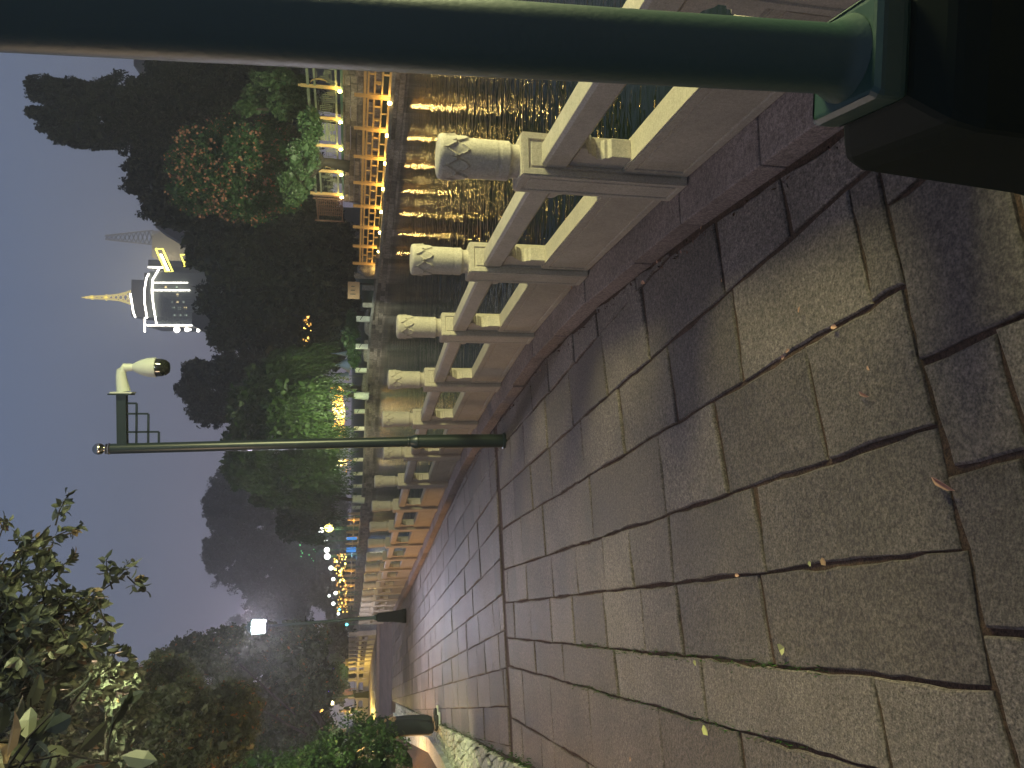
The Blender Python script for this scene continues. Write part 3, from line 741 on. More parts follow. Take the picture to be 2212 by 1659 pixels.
mb = MB(); mb.bar(cols[0] + Vector((-0.12, -0.1, 0.03)), cols[-1] + Vector((-0.12, -0.1, 0.03)), 0.1, 0.12); mb.build('teal_band', M_teal, up)
# crescent ornaments hung on the fence (gold metal arcs)
for j, i in enumerate((1, 4)):
    p = cols[i] + Vector((0.05, -0.45, 0)); mb = MB()
    pts = [p + (cols[1] - cols[2]).normalized() * (0.32 * math.sin(a)) + Vector((-0.12, -0.1, 1.05 + 0.42 * math.cos(a))) for a in [0.1 + 0.28 * k for k in range(10)]]
    mb.tube(pts, [0.01 + 0.035 * math.sin(math.pi * k / 9) for k in range(10)], 8)
    o = mb.build('crescent_ornament', M_gold); tag(o, ('golden crescent hanging on the garden fence nearest the green pole' if j == 0 else 'golden crescent hanging on the garden fence near its dark end'), 'ornament')
# wood lattice gate at the end
gd = (gb - ga).normalized(); ge = cols[-1]
gt = empty('lattice_gate', ge + gd * 0.6, 'reddish wooden lattice gate at the left end of the upper garden fence', 'gate')
M_red = plain('red brown wood', (0.17, 0.08, 0.05), 0.6, noise=0.2)
mb = MB()
for s_ in (0.25, 0.55, 3.1): mb.box(ge + gd * s_ + Vector((0, 0, 0.9)), (0.09, 0.09, 1.8), rad(-19))
mb.bar(ge + gd * 0.25 + Vector((0, 0, 1.6)), ge + gd * 3.1 + Vector((0, 0, 1.6)), 0.06, 0.08); mb.bar(ge + gd * 0.25 + Vector((0, 0, 0.1)), ge + gd * 3.1 + Vector((0, 0, 0.1)), 0.06, 0.08)
mb.build('gate_frame', M_red, gt)
mb = MB()
for k in range(12): mb.bar(ge + gd * 0.7 + Vector((0, 0, 0.22 + k * 0.115)), ge + gd * 2.5 + Vector((0, 0, 0.22 + k * 0.115)), 0.03, 0.05)
for k in range(5): mb.bar(ge + gd * (0.8 + 0.4 * k) + Vector((0, 0, 0.12)), ge + gd * (0.8 + 0.4 * k) + Vector((0, 0, 1.55)), 0.035)
mb.build('lattice', M_red, gt)
# lit garden trees
o = tree('blossom_tree', 'round bush-like tree with orange blossoms above the garden fence', 47, [(480, 350, 95, 85), (430, 400, 60, 60), (560, 330, 75, 60), (520, 430, 70, 45), (420, 320, 40, 45), (610, 420, 45, 40), (500, 300, 50, 50), (590, 280, 40, 30), (540, 400, 90, 70)], 36000, 0.15, M_lf_or, gz=2.1, sub=0.2, nsub=90, dy=6)
o = tree('conifer_tree', 'bright green feathery conifer between the lamp pole and the blossom tree', 43, [(600, 175, 50, 28), (560, 215, 40, 28), (620, 230, 40, 30), (530, 235, 22, 16), (640, 190, 30, 30)], 9000, 0.14, M_lf_con, gz=2.1, sub=0.16, nsub=60, aspect=3)
o = tree('shrub', 'pale green shrub behind the columns of the garden fence', 40, [(655, 340, 30, 45), (640, 400, 35, 40), (670, 270, 25, 40)], 3500, 0.14, M_lf_con, gz=2.1)
spot('garden_light', aty(735, 235, 30.0), aty(575, 190, 44), 800, (0.8, 1.0, 0.5), 50, 0.2)  # unseen spot added over the water, brightens the conifer
spot('garden_light', aty(748, 395, 31.0), aty(470, 360, 46), 6000, (1.0, 1.0, 0.6), 56, 0.2)  # another added spot in mid-air, brightens the blossom tree
_bl = img_blobs(46, [(480, 350, 92, 84), (430, 400, 62, 60), (560, 330, 70, 58), (520, 430, 68, 46), (420, 320, 42, 45), (540, 400, 85, 66)], 5)
_bt = [x for x in bpy.data.objects if x.name.startswith('blossom_tree')][0]
leaf_object('blossoms', plain('orange blossom', (0.27, 0.12, 0.075), 0.8), clumped(_bl, 1000, 0.15, 0.08, 140, 1.1, shell=0.97), _bt)
# dark trees
GD = 'dark trees beyond the lake'
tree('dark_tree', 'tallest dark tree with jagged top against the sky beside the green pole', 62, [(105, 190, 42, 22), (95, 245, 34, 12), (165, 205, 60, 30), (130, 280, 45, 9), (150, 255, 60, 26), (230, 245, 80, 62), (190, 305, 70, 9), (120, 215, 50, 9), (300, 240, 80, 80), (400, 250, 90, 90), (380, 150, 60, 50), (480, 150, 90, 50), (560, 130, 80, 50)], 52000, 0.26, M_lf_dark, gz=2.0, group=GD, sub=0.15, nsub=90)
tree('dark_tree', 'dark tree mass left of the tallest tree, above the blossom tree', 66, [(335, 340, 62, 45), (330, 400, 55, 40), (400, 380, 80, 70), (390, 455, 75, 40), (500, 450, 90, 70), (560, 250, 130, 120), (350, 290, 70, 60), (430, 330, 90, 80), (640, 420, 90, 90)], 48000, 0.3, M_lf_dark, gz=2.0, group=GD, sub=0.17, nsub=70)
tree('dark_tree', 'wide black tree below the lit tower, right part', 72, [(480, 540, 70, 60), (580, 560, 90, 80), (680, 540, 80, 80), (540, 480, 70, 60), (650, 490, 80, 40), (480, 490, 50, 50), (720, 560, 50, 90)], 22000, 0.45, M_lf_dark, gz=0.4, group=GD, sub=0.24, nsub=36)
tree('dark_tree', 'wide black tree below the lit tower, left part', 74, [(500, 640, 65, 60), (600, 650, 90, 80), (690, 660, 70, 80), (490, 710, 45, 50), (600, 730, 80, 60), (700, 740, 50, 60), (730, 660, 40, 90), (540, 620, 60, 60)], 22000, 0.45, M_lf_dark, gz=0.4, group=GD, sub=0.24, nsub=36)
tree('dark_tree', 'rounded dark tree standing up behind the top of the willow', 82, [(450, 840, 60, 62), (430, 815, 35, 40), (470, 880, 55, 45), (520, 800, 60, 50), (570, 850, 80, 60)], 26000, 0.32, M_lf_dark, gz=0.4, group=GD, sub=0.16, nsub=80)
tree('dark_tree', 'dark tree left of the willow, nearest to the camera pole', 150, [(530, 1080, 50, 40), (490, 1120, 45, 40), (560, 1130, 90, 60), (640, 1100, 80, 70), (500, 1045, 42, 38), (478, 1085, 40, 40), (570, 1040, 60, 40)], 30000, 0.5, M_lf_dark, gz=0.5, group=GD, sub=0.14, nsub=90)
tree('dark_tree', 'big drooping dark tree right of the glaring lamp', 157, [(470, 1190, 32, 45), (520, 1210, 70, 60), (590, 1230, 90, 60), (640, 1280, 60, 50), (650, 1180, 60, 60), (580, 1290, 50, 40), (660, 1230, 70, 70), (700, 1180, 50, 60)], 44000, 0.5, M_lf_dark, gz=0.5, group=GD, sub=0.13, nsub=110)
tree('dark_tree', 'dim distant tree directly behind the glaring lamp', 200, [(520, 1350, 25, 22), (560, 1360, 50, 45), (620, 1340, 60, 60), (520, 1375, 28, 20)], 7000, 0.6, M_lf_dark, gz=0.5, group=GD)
# willow: hanging strands
def willow(label, y, blobs, trunk_uv, n_str, seed, gz=0.35):
    r = np.random.default_rng(seed); bl = img_blobs(y, blobs, 6)
    tb = aty(trunk_uv[0], trunk_uv[1], y)
    root = empty('willow_tree', (tb.x, y, gz), label, 'tree')
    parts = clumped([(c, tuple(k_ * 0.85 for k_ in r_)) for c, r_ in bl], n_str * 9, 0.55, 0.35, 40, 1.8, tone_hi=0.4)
    vol = np.array([b_[1][0] * b_[1][2] for b_ in bl]); vol /= vol.sum()
    P = []; D = []
    for (c, rr), f in zip(bl, vol):
        for _ in range(int(n_str * f)):
            q = r.normal(size=3); q /= np.linalg.norm(q); q[2] = abs(q[2]) * 0.9 - 0.35
            s0 = np.array(c) + q * np.array(rr) * (0.75 + 0.3 * r.random()); L = (0.9 + 2.4 * r.random()) * max(0.8, rr[2] * 0.45)
            bend = r.normal(size=2) * 0.12; m_ = int(L / 0.12)
            for k in range(m_):
                t_ = k / m_; P.append(s0 + np.array([bend[0] * t_ + q[0] * 0.5 * math.sqrt(t_), bend[1] * t_, -L * t_])); D.append([q[0] * 0.3, 0, -1])
    P = np.array(P); D = np.array(D, dtype=float); P = P + r.normal(size=P.shape) * 0.05
    parts.append((leaves_np(P, 0.30 * (0.7 + 0.6 * r.random(len(P))), 3.2, dirs=D), np.clip(r.normal(0.5, 0.25, len(P)), 0, 1)))
    leaf_object('crown', M_lf_mid, parts, root)
    mb = MB(); c0 = bl[0][0]
    mb.tube([(tb.x, y, gz - 0.2), (tb.x + 0.1, y, gz + 1.2), (tb.x + 0.5, y, gz + 3), (c0.x, y, c0.z)], [0.22, 0.18, 0.12, 0.05], 8)
    for c, _ in bl[1:]: mb.tube([(tb.x + 0.4, y, gz + 2.6), (c.x * 0.6 + tb.x * 0.4, y, c.z * 0.8), tuple(c)], [0.08, 0.05, 0.02], 6)
    mb.build('trunk', M_bark, root)
    mb = MB(); mb.tube([(tb.x, y, gz - 0.1), (tb.x + 0.08, y, gz + 1.05)], [0.325, 0.29], 12); mb.build('whitewash_band', M_barkw, root)
    return root
willow('big green willow trailing to the far bank behind the camera pole', 60, [(560, 880, 60, 60), (540, 960, 55, 55), (600, 810, 55, 50), (640, 900, 70, 70), (650, 1000, 70, 60), (600, 1050, 60, 40), (640, 790, 60, 35), (525, 1010, 40, 45)], (760, 856), 3600, 3)
willow('smaller hazy willow left of the camera pole, beside the dark tree', 74, [(660, 1080, 50, 45), (640, 1120, 45, 45)], (762, 1082), 900, 5)
spot('willow_light', aty(764, 830, 49), aty(560, 850, 61), 3800, (0.85, 1.0, 0.45), 90, 0.2)  # two unseen spots added over the water, brighten the willow crown
spot('willow_light', aty(764, 960, 50), aty(560, 980, 62), 3400, (0.85, 1.0, 0.45), 90, 0.2)
# houses half hidden behind the dark trees
M_hs = plain('grey rendered house wall', (0.12, 0.11, 0.10), 0.9, noise=0.2, nscale=0.4); M_rf = plain('grey brown roof', (0.17, 0.155, 0.14), 0.8, noise=0.2, nscale=0.5)
def house(label, u, v, wv, hu, y):
    c = aty(u, v, y); k = y / F; w = wv * k; h = hu * k
    root = empty('house', (c.x, y, 0.4), label, 'house', 'houses on the rise behind the dark trees')
    mb = MB(); mb.box((c.x, y + w * 0.5, c.z / 2), (w, w * 0.9, c.z)); mb.build('wall', M_hs, root)
    mb = MB(); mb.prism([(-w * 0.56, 0), (w * 0.56, 0), (w * 0.2, h), (-w * 0.2, h)], (c.x, y + w * 0.5, c.z + 0.02), (1, 0, 0), (0, 0, 1), (0, 1, 0), w); mb.build('roof', M_rf, root)
house('grey house roof between the green pole and the tallest dark tree', 330, 130, 70, 35, 105)
house('grey gabled house right of the yellow lit banner', 400, 475, 90, 55, 110)
house('pale gabled house below the left edge of the lit tower', 455, 690, 60, 35, 120)
house('tall dark block right of the lit tower, behind the yellow banner', 400, 535, 105, 62, 300)

# lit tower block with stepped crown and lattice spire
TY = 260; K = TY / F
def tp_(zx, zy, dy=0): u = 164.6 + zx * .1488; v = 493.7 + zy * .1488; return aty(u, v, TY + dy)
tw = empty('tower_building', (tp_(1400, 1000).x, TY, 0.5), 'high tower block outlined in white light with a golden spire', 'building')
M_tw = plain('tower facade', (0.09, 0.10, 0.09), 0.4, noise=0.25, nscale=0.15); M_tw2 = plain('tower crown', (0.13, 0.12, 0.11), 0.7, noise=0.2, nscale=0.2)
def slab(zx0, zx1, zy0, zy1, name, mat, d=20, dy=0):
    a = tp_(zx0, zy0, dy); b_ = tp_(zx1, zy1, dy); mb = MB(); mb.box(((a.x + b_.x) / 2, TY + dy + d / 2, (a.z + b_.z) / 2), (abs(a.x - b_.x), d, abs(a.z - b_.z))); return mb.build(name, mat, tw)
slab(1060, 5100, 620, 1390, 'main_block', M_tw, 24, 0)
slab(1030, 5100, 1410, 1520, 'side_wing', M_tw2, 20, 2)
slab(985, 1055, 640, 1300, 'setback_storey', M_tw2, 18, 3)
slab(800, 980, 740, 1280, 'crown', M_tw2, 15, 5)
slab(1045, 5100, 545, 615, 'corner_wing', M_tw2, 18, 4)
def led(pts, name='light_strip', w=5.2, mat=None):
    P = [tp_(x, y, -0.8) for x, y in pts]; mb = MB(); mb.tube(P, w * K * 0.33, 6); return mb.build(name, mat or M_led, tw)
led([(785, 940), (805, 1060), (830, 1220), (860, 1290)]); led([(1055, 655), (1020, 720), (990, 900), (995, 1100), (1030, 1300)]); led([(997, 1290), (995, 1505)])
led([(1205, 580), (1110, 740), (1098, 900), (1120, 1120), (1165, 1385)]); led([(1125, 785), (1620, 785)], w=3.2); led([(1110, 895), (1650, 895)], w=4.6); led([(1020, 1405), (1685, 1405)], w=4.6); led([(1045, 560), (1270, 565)])
M_win = [emit('lit window warm', (1.0, 0.75, 0.35), 1.6), emit('lit window pale', (0.75, 0.9, 0.7), 0.7)]
for i, (x, y) in enumerate([(1470, 965), (1475, 1060), (1410, 1155), (1495, 1160), (1585, 1155), (1420, 1265), (1505, 1265), (1590, 1260), (1400, 1070), (1560, 1060), (1300, 850), (1460, 850)]):
    p = tp_(x, y, -0.1); mb = MB(); w = (5.2 if i < 8 else 3.4) * K; mb.box(p, (w, 0.25, w)); mb.build('window', M_win[0] if i in (0, 1, 4, 10) else M_win[1], tw)
mb = MB()
for k in range(12):
    a = tp_(1130 + k * 0, 940 + 38 * k, -0.3); 
    p0 = tp_(1190, 935 + 38 * k, -0.3); p1 = tp_(1690, 935 + 38 * k, -0.3); mb.bar(p0, p1, 0.35, 0.3)
for k in range(9): mb.bar(tp_(1230 + 44 * k, 910, -0.25), tp_(1230 + 44 * k, 1390, -0.25), 0.3, 0.3)
mb.build('facade_fins', plain('facade fins', (0.16, 0.18, 0.16), 0.4), tw)
for x, y, r_ in ((1460, 1468, 6.2), (1605, 1466, 4.6), (1650, 1466, 2.8), (1770, 1478, 3.6)):
    p = tp_(x, y, -0.5); mb = MB(); mb.lathe(p, [(0.02, -r_ * K)] + [(r_ * K * math.sin(a), -r_ * K * math.cos(a)) for a in (0.6, 1.1, 1.57, 2.0, 2.5)] + [(0.02, r_ * K)], 14); mb.build('round_light', M_led, tw)
point('tower_glow', tp_(1150, 1000, 34), 26000, (1.0, 0.92, 0.70), 3.0)  # unseen points added behind the tower for a halo in the haze
point('tower_glow', tp_(1250, 500, 30), 9000, (1.0, 0.85, 0.45), 2.0)
# spire
M_sp = plain('gold spire steel', (0.7, 0.5, 0.15), 0.5); M_spl = emit('spire lights', (1.0, 0.75, 0.12), 2.2)
mb = MB()
def ring(zx, hw): return [tp_(zx, 1000 - hw + (hw if s in (1, 2) else 0) * 2, 10 + (hw * K * 0.15 if s in (0, 1) else -hw * K * 0.15)) for s in range(4)]
lv = [(790, 95), (720, 66), (650, 48), (580, 38), (510, 30), (440, 24), (370, 20), (300, 17), (230, 13), (160, 8)]
R_ = [ring(a, b_) for a, b_ in lv]
for i in range(len(R_) - 1):
    for s in range(4):
        mb.bar(R_[i][s], R_[i + 1][s], 0.5); mb.bar(R_[i][s], R_[i + 1][(s + 1) % 4], 0.3); mb.bar(R_[i][(s + 1) % 4], R_[i + 1][s], 0.3)
mb.bar(tp_(170, 1000, 10), tp_(80, 1000, 10), 0.35); o = mb.build('spire', M_spl, tw)
m2, t2, b2_ = newmat('lit spire lattice'); b2_.inputs['Base Color'].default_value = (0.5, 0.4, 0.12, 1); b2_.inputs['Emission Color'].default_value = (1, 0.8, 0.3, 1); b2_.inputs['Emission Strength'].default_value = 0.9
o.data.materials[0] = m2
for zx, hw, w in ((430, 46, 30), (225, 34, 40), (145, 8, 12)):
    a, b_ = tp_(zx - w, 1000 - hw, 10), tp_(zx + w, 1000 + hw, 10); mb = MB(); cc = (a + b_) / 2
    mb.lathe(cc, [(0.5, -abs(a.z - b_.z) / 2), (abs(a.x - b_.x) / 2, -abs(a.z - b_.z) / 4), (abs(a.x - b_.x) / 2.6, abs(a.z - b_.z) / 4), (0.4, abs(a.z - b_.z) / 2)], 8)
    mb.build('spire_lantern', M_spl, o)
# yellow roof banners of light
def neon(name, pts, label, w, mat, closed=False):
    P = [tp_(x, y, -25) for x, y in pts]; mb = MB(); mb.tube(P + ([P[0]] if closed else []), w * K * 0.45, 6); return tag(mb.build(name, mat), label, 'light sign')
M_neon = emit('yellow neon', (1.0, 0.85, 0.12), 5); M_neonw = emit('white neon', (1.0, 0.95, 0.7), 6)
bn = neon('banner_sign', [(1155, 295), (1255, 295), (1400, 625), (1300, 625)], 'slanting yellow framed light banner right of the tower', 3.4, M_neon, True)
mb = MB(); Q = [tp_(x, y, -25) for x, y in ((1210, 370), (1245, 370), (1355, 610), (1318, 610))]
mb.add([q + Vector((0, d, 0)) for d in (-0.3, 0.3) for q in Q], [(0, 1, 2, 3), (7, 6, 5, 4), (0, 4, 5, 1), (1, 5, 6, 2), (2, 6, 7, 3), (3, 7, 4, 0)]); mb.build('lettering_panel', M_neonw, bn)
neon('zigzag_sign', [(1640, 380), (1515, 380), (1555, 480), (1620, 482), (1562, 484), (1575, 560)], 'small zigzag yellow light below the slanting banner', 3.4, M_neon)
# hazy mast behind
mb = MB(); M_mast = plain('haze-paled mast steel', (0.4, 0.37, 0.36), 0.8)  # haze put into the colour: steel paled to look distant
for s in range(2):
    for k in range(11):
        x0, x1 = 420 + 64 * k, 420 + 64 * (k + 1); wq = 28 + 7 * k
        a = tp_(x0, 130 - wq * (1 - 2 * s), 60); b_ = tp_(x1, 130 - (wq + 7) * (1 - 2 * s), 60); mb.bar(a, b_, 0.45)
        mb.bar(tp_(x0, 130 - wq, 60), tp_(x1, 130 + wq, 60), 0.3); mb.bar(tp_(x0, 130 + wq, 60), tp_(x1, 130 - wq, 60), 0.3)
mb.bar(tp_(1100, 60, 60), tp_(5200, 60, 60), 1.4); mb.bar(tp_(1100, 210, 60), tp_(5200, 210, 60), 1.4)
tag(mb.build('steel_mast', M_mast), 'faint steel lattice mast rising right of the lit tower', 'mast')

# ------------------------------------------------------------------ small things on the far bank
def bank_at(v, inland=0.0):
    """point on the bank edge seen at image row v (kept as real positions)"""
    for i in range(3, len(bank) - 1):
        a, b_ = Vector(bank[i]), Vector(bank[i + 1]); d = ray(790, v); k = d.x / d.y
        L = b_ - a; den = (L.x - k * L.y)
        if abs(den) < 1e-9: continue
        t_ = (k * a.y - a.x) / den
        if -1e-6 <= t_ <= 1: 
            p = a + L * t_; n = Vector((-L.y, L.x, 0)).normalized()
            if n.y < 0: n = -n
            if n.x < -0.99: n = -n
            nn_ = Vector((L.y, -L.x, 0)).normalized()
            return p + nn_ * inland
    return Vector((0, 60, 0.3))
M_bol = plain('white painted bollard', (0.62, 0.64, 0.55), 0.7, noise=0.15)
pb = empty('bank_bollard', (0, 0, 0), 'x', 'bollard', 'white bollards along the far bank')
mb = MB(); mb.box((0, 0, 0.5), (0.32, 0.32, 1.0)); mb.build('shaft', M_bol, pb, bevel=0.03)
mb = MB(); mb.box((0, -0.17, 0.66), (0.36, 0.02, 0.05), rot=Matrix.Rotation(rad(30), 3, 'Y')); mb.build('chain_ring', M_dk, pb)
vb = [699, 758, 809, 896, 933, 970, 1000, 1030, 1057, 1080, 1103]
for i, v in enumerate(vb):
    o = place(pb, *bank_at(v, 0.35), 0.0, '%s squat white bollard on the far bank, counted from the stone steps' % ORD[i]); o.rotation_euler[2] = rad(20)
# stone steps, sign board, rocks between the golden fence and the bollards
def boxthing(name, c, d, mat, label, cat, rz=0, bevel=0.03):
    mb = MB(); mb.box(c, d, rz); return tag(mb.build(name, mat, bevel=bevel), label, cat)
p = bank_at(652, 0.8); sg = empty('notice_board', (p.x, p.y, 0.3), 'small pale wooden notice board on a post by the stone steps', 'sign')
mb = MB(); mb.box((p.x, p.y, 1.5), (1.1, 0.06, 0.75)); mb.build('board', plain('pale orange board', (0.5, 0.32, 0.18), 0.7), sg)
mb = MB()
for k in range(3):
    mb.box((p.x - 0.25 + 0.25 * k, p.y - 0.036, 1.55), (0.05, 0.006, 0.34 - 0.06 * k))
mb.build('writing', M_dk, sg)
mb = MB(); mb.box((p.x + 0.45, p.y + 0.04, 0.9), (0.09, 0.09, 1.8)); mb.build('post', M_bark, sg)
M_rock = stone('garden rock', (0.16, 0.15, 0.13), (0.28, 0.25, 0.21), 0.3, 20, 0.9, 1.0, 0.08, 0.4, 1.0, bscale=5)
def rock(p, s, label):
    bm = bmesh.new(); bmesh.ops.create_icosphere(bm, subdivisions=3, radius=1)
    from mathutils import noise as nz
    for v in bm.verts: v.co = Vector((v.co.x * s[0], v.co.y * s[1], v.co.z * s[2])) * (1 + 0.35 * nz.noise(v.co * 1.4 + Vector(p)))
    o = bm_obj(bm, 'rock', M_rock); o.location = p; return tag(o, label, 'rock')
rock(bank_at(600, 0.8) + Vector((0, 0, 0.45)), (0.7, 0.5, 0.75), 'grey boulder next to the last post of the golden fence')
boxthing('stone_pillar', bank_at(612, 0.5) + Vector((0, 0, 0.6)), (0.3, 0.3, 1.5), M_ledge, 'taller dim stone pillar right of the notice board', 'pillar')
boxthing('stone_pillar', bank_at(628, 0.2) + Vector((0, 0, 0.35)), (0.3, 0.3, 1.0), M_ledge, 'shorter dim stone pillar right of the notice board', 'pillar')
boxthing('stone_pillar', bank_at(665, 0.2) + Vector((0, 0, 0.25)), (0.3, 0.3, 0.9), M_ledge, 'stone pillar left of the notice board', 'pillar')
for i, v in enumerate((720, 780, 850)):
    rock(bank_at(v, 0.9) + Vector((0, 0, 0.15)), (0.9, 0.35, 0.28), 'low pale rock lying on the far bank behind the %s gap of the bollards' % ORD[i])
# low hedges behind the bollards
tree('low_hedge', 'low green shrubs behind the right hand bollards of the far bank', 58, [(762, 690, 14, 22), (758, 730, 20, 25), (764, 770, 14, 24)], 3000, 0.13, M_lf_con, trunk=False, gz=0.4)
spot('bank_light', (3.0, 47.0, 2.6), (2.5, 57, 0.3), 700, (0.9, 1.0, 0.75), 130, 0.2)  # unseen spots added in mid-air to brighten the bollards and bank wall
spot('bank_light', (-1.0, 53.0, 2.8), (-1.5, 65, 0.4), 900, (0.95, 1.0, 0.75), 130, 0.2)
spot('bank_light', (-7.0, 62.0, 3.2), (-7.5, 75, 0.5), 1300, (0.95, 1.0, 0.8), 130, 0.2)
# closed canopies
M_can = plain('blue grey canvas', (0.16, 0.20, 0.30), 0.6, noise=0.2, nscale=2)
def canopy(u, v, y, h, r_, label):
    c = aty(u, v, y); root = empty('canopy', (c.x, y, 0.4), label, 'parasol', 'pale folded parasols on the far bank')
    mb = MB(); mb.lathe((c.x, y, c.z), [(0.02, h), (r_ * 0.25, h * 0.6), (r_ * 0.8, h * 0.12), (r_, 0), (r_ * 0.7, 0.02)][::-1], 12); mb.build('canvas', M_can, root)
    mb = MB(); mb.tube([(c.x, y, 0.3), (c.x, y, c.z + 0.05)], 0.04, 8); mb.build('pole', M_dk, root)
canopy(756, 788, 66, 1.5, 0.75, 'largest blue grey parasol behind the second and third bollards')
canopy(754, 812, 67, 1.3, 0.5, 'blue grey parasol just left of the largest one')
canopy(750, 764, 67, 1.4, 0.3, 'slim folded parasol right of the largest one')
canopy(755, 715, 66, 0.8, 0.2, 'thin white parasol tip behind the first bollards')
spot('canopy_light', aty(775, 790, 64.0), aty(745, 788, 66), 90, (0.6, 0.75, 1.0), 70, 0.1)  # added spot without a fixture, brightens the parasols
# strings of golden lights seen under the willow
def lights_cloud(name, label, y, box, n, mats, size, seed, cat='string lights', streak=1.0):
    r = random.Random(seed); u0, u1, v0, v1 = box; root = None
    mbs = [MB() for _ in mats]
    for _ in range(n):
        p = aty(r.uniform(u0, u1), r.uniform(v0, v1), y + r.uniform(-2, 2)); s = size * r.uniform(0.4, 1.2)
        mbs[r.randrange(len(mats))].box(p, (s, s, s * streak), r.uniform(0, 1.5), )
    c = aty((u0 + u1) / 2, (v0 + v1) / 2, y); root = empty(name, (c.x, y, 0.4), label, cat)
    for m_, mt in zip(mbs, mats):
        if m_.v: m_.build('bulbs', mt, root, fix=False)
    return tag(root, kind='stuff')
M_g1 = emit('gold bulb', (1.0, 0.62, 0.12), 4); M_g2 = emit('pale gold bulb', (1.0, 0.85, 0.45), 5); M_g3 = emit('dim gold bulb', (1.0, 0.5, 0.1), 1.3)
M_w1 = emit('white lantern', (0.95, 1.0, 0.95), 5); M_y1 = emit('yellow lantern', (1.0, 0.85, 0.2), 7); M_bl = emit('blue lantern', (0.05, 0.35, 1.0), 0.9); M_vi = emit('violet lamp', (0.15, 0.05, 1.0), 3); M_cy = emit('cyan lamp', (0.2, 0.9, 1.0), 4); M_gr = emit('green lamp', (0.2, 1.0, 0.35), 1.5)
lights_cloud('string_lights', 'dense golden string lights glowing under the willow, right end', 68, (716, 740, 838, 868), 90, [M_g1, M_g3], 0.22, 1, streak=1)
lights_cloud('string_lights', 'brightest pale golden string lights in the middle under the willow', 68, (720, 742, 872, 905), 80, [M_g1, M_g2, M_g2], 0.26, 2)
lights_cloud('string_lights', 'sparser golden string lights under the willow beside the camera pole', 68, (718, 744, 910, 955), 90, [M_g1, M_g3], 0.18, 3)
lights_cloud('string_lights', 'short golden string lights just left of the camera pole', 70, (725, 748, 996, 1004), 40, [M_g1, M_g2], 0.22, 4)
lights_cloud('string_lights', 'few golden specks in the black tree right of the willow', 70, (655, 672, 672, 750), 26, [M_g3, M_g3, M_g1], 0.12, 5)
lights_cloud('string_lights', 'dim orange glow lights left of the camera pole', 80, (690, 760, 975, 1020), 40, [M_g3], 0.12, 8)
# promenade lamps far away on the left part of the bank
def globe(u, v, y, r_, mat, label, power=0, col=(1, 1, 1)):
    c = aty(u, v, y); root = empty('globe_lamp', (c.x, y, 0.4), label, 'street lamp', 'globe lamps of the far promenade')
    mb = MB(); mb.lathe(c, [(0.02, -r_)] + [(r_ * math.sin(a), -r_ * math.cos(a)) for a in (0.5, 1.0, 1.57, 2.1, 2.6)] + [(0.02, r_)], 12); mb.build('globe', mat, root)
    mb = MB(); mb.tube([(c.x, y, 0.2), (c.x, y, c.z - r_ - 0.01)], 0.06, 6); mb.build('pole', plain('lamp pole green', (0.08, 0.22, 0.12), 0.6) if 'lamp pole green' not in bpy.data.materials else bpy.data.materials['lamp pole green'], root)
    if power: point('globe_light', c + Vector((0, -r_ - 0.1, 0)), power, col, 0.2)
gl_ = [(705, 1118, 88, .42, M_y1, 'amber globe lamp of the far promenade, rightmost and highest'), (696, 1145, 92, .5, M_w1, 'tall white globe lamp beside the big yellow lantern'), (713, 1140, 92, .75, M_y1, 'biggest yellow lantern of the far promenade'),
       (705, 1169, 98, .32, M_w1, 'small white globe lamp left of the big yellow lantern'), (706, 1188, 102, .5, M_w1, 'white globe lamp with violet branches around it'), (706, 1202, 104, .58, M_w1, 'white globe lamp on a bright green pole'),
       (713, 1227, 110, .45, M_w1, 'white globe lamp above the yellow reeds'), (717, 1251, 116, .38, M_w1, 'pinkish white globe lamp on a thin pole'), (721, 1281, 124, .42, M_w1, 'upper globe of a pair right of the glaring lamp shaft'), (715, 1287, 126, .32, M_w1, 'lower globe of a pair right of the glaring lamp shaft'),
       (723, 1304, 132, .45, M_w1, 'white globe lamp close to the right of the lamp shaft'), (735, 1317, 140, .3, M_cy, 'small bluish globe lamp near the lamp shaft'), (732, 1326, 142, .36, M_w1, 'small white globe lamp touching the lamp shaft'),
       (729, 1343, 150, .42, M_w1, 'upper white globe lamp left of the lamp shaft'), (730, 1351, 152, .5, M_w1, 'lower white globe lamp left of the lamp shaft'), (747, 1349, 152, .4, M_cy, 'cyan lamp left of the lamp shaft')]
for i, g in enumerate(gl_): globe(g[0] + (i * 37 % 9) - 4, g[1], g[2], g[3] * 0.72, g[4], g[5], *( (260, (1, 0.9, 0.6)) if i in (2, 5, 8, 13) else (0,)))
# railing posts of the far promenade, lit orange and blue
pc = empty('promenade_post', (0, 0, 0), 'x', 'post', 'lit posts of the far promenade railing')
M_pp = plain('promenade post stone', (0.5, 0.38, 0.2), 0.7); mb = MB(); mb.box((0, 0, 0.6), (0.3, 0.3, 1.2)); mb.build('shaft', M_pp, pc); mb = MB(); mb.lathe((0, 0, 1.2), [(0.12, 0), (0.15, 0.08), (0.12, 0.34), (0.02, 0.38)], 10); mb.build('head', M_pp, pc)
for i, v in enumerate([1118, 1131, 1144, 1157, 1169, 1181, 1193, 1204, 1215, 1226, 1237, 1248, 1259, 1269, 1279, 1289, 1299, 1309, 1319, 1329]):
    p = bank_at(v, 0.5); k = 0.8 + 0.55 * i / 19
    o = place(pc, p.x, p.y, p.z, rad(30), '%s orange lit post of the far promenade, counted leftward from the dim bollards' % ORD[i]); o.scale = (k, k, k * 1.15)
    if i % 3 == 1: point('promenade_light', p + Vector((-0.6, -0.9, 0.9)), 150 * k, (1.0, 0.55, 0.12) if i != 7 else (0.1, 0.45, 1.0), 0.1)  # assumed lights without fixtures, tint the posts orange and blue
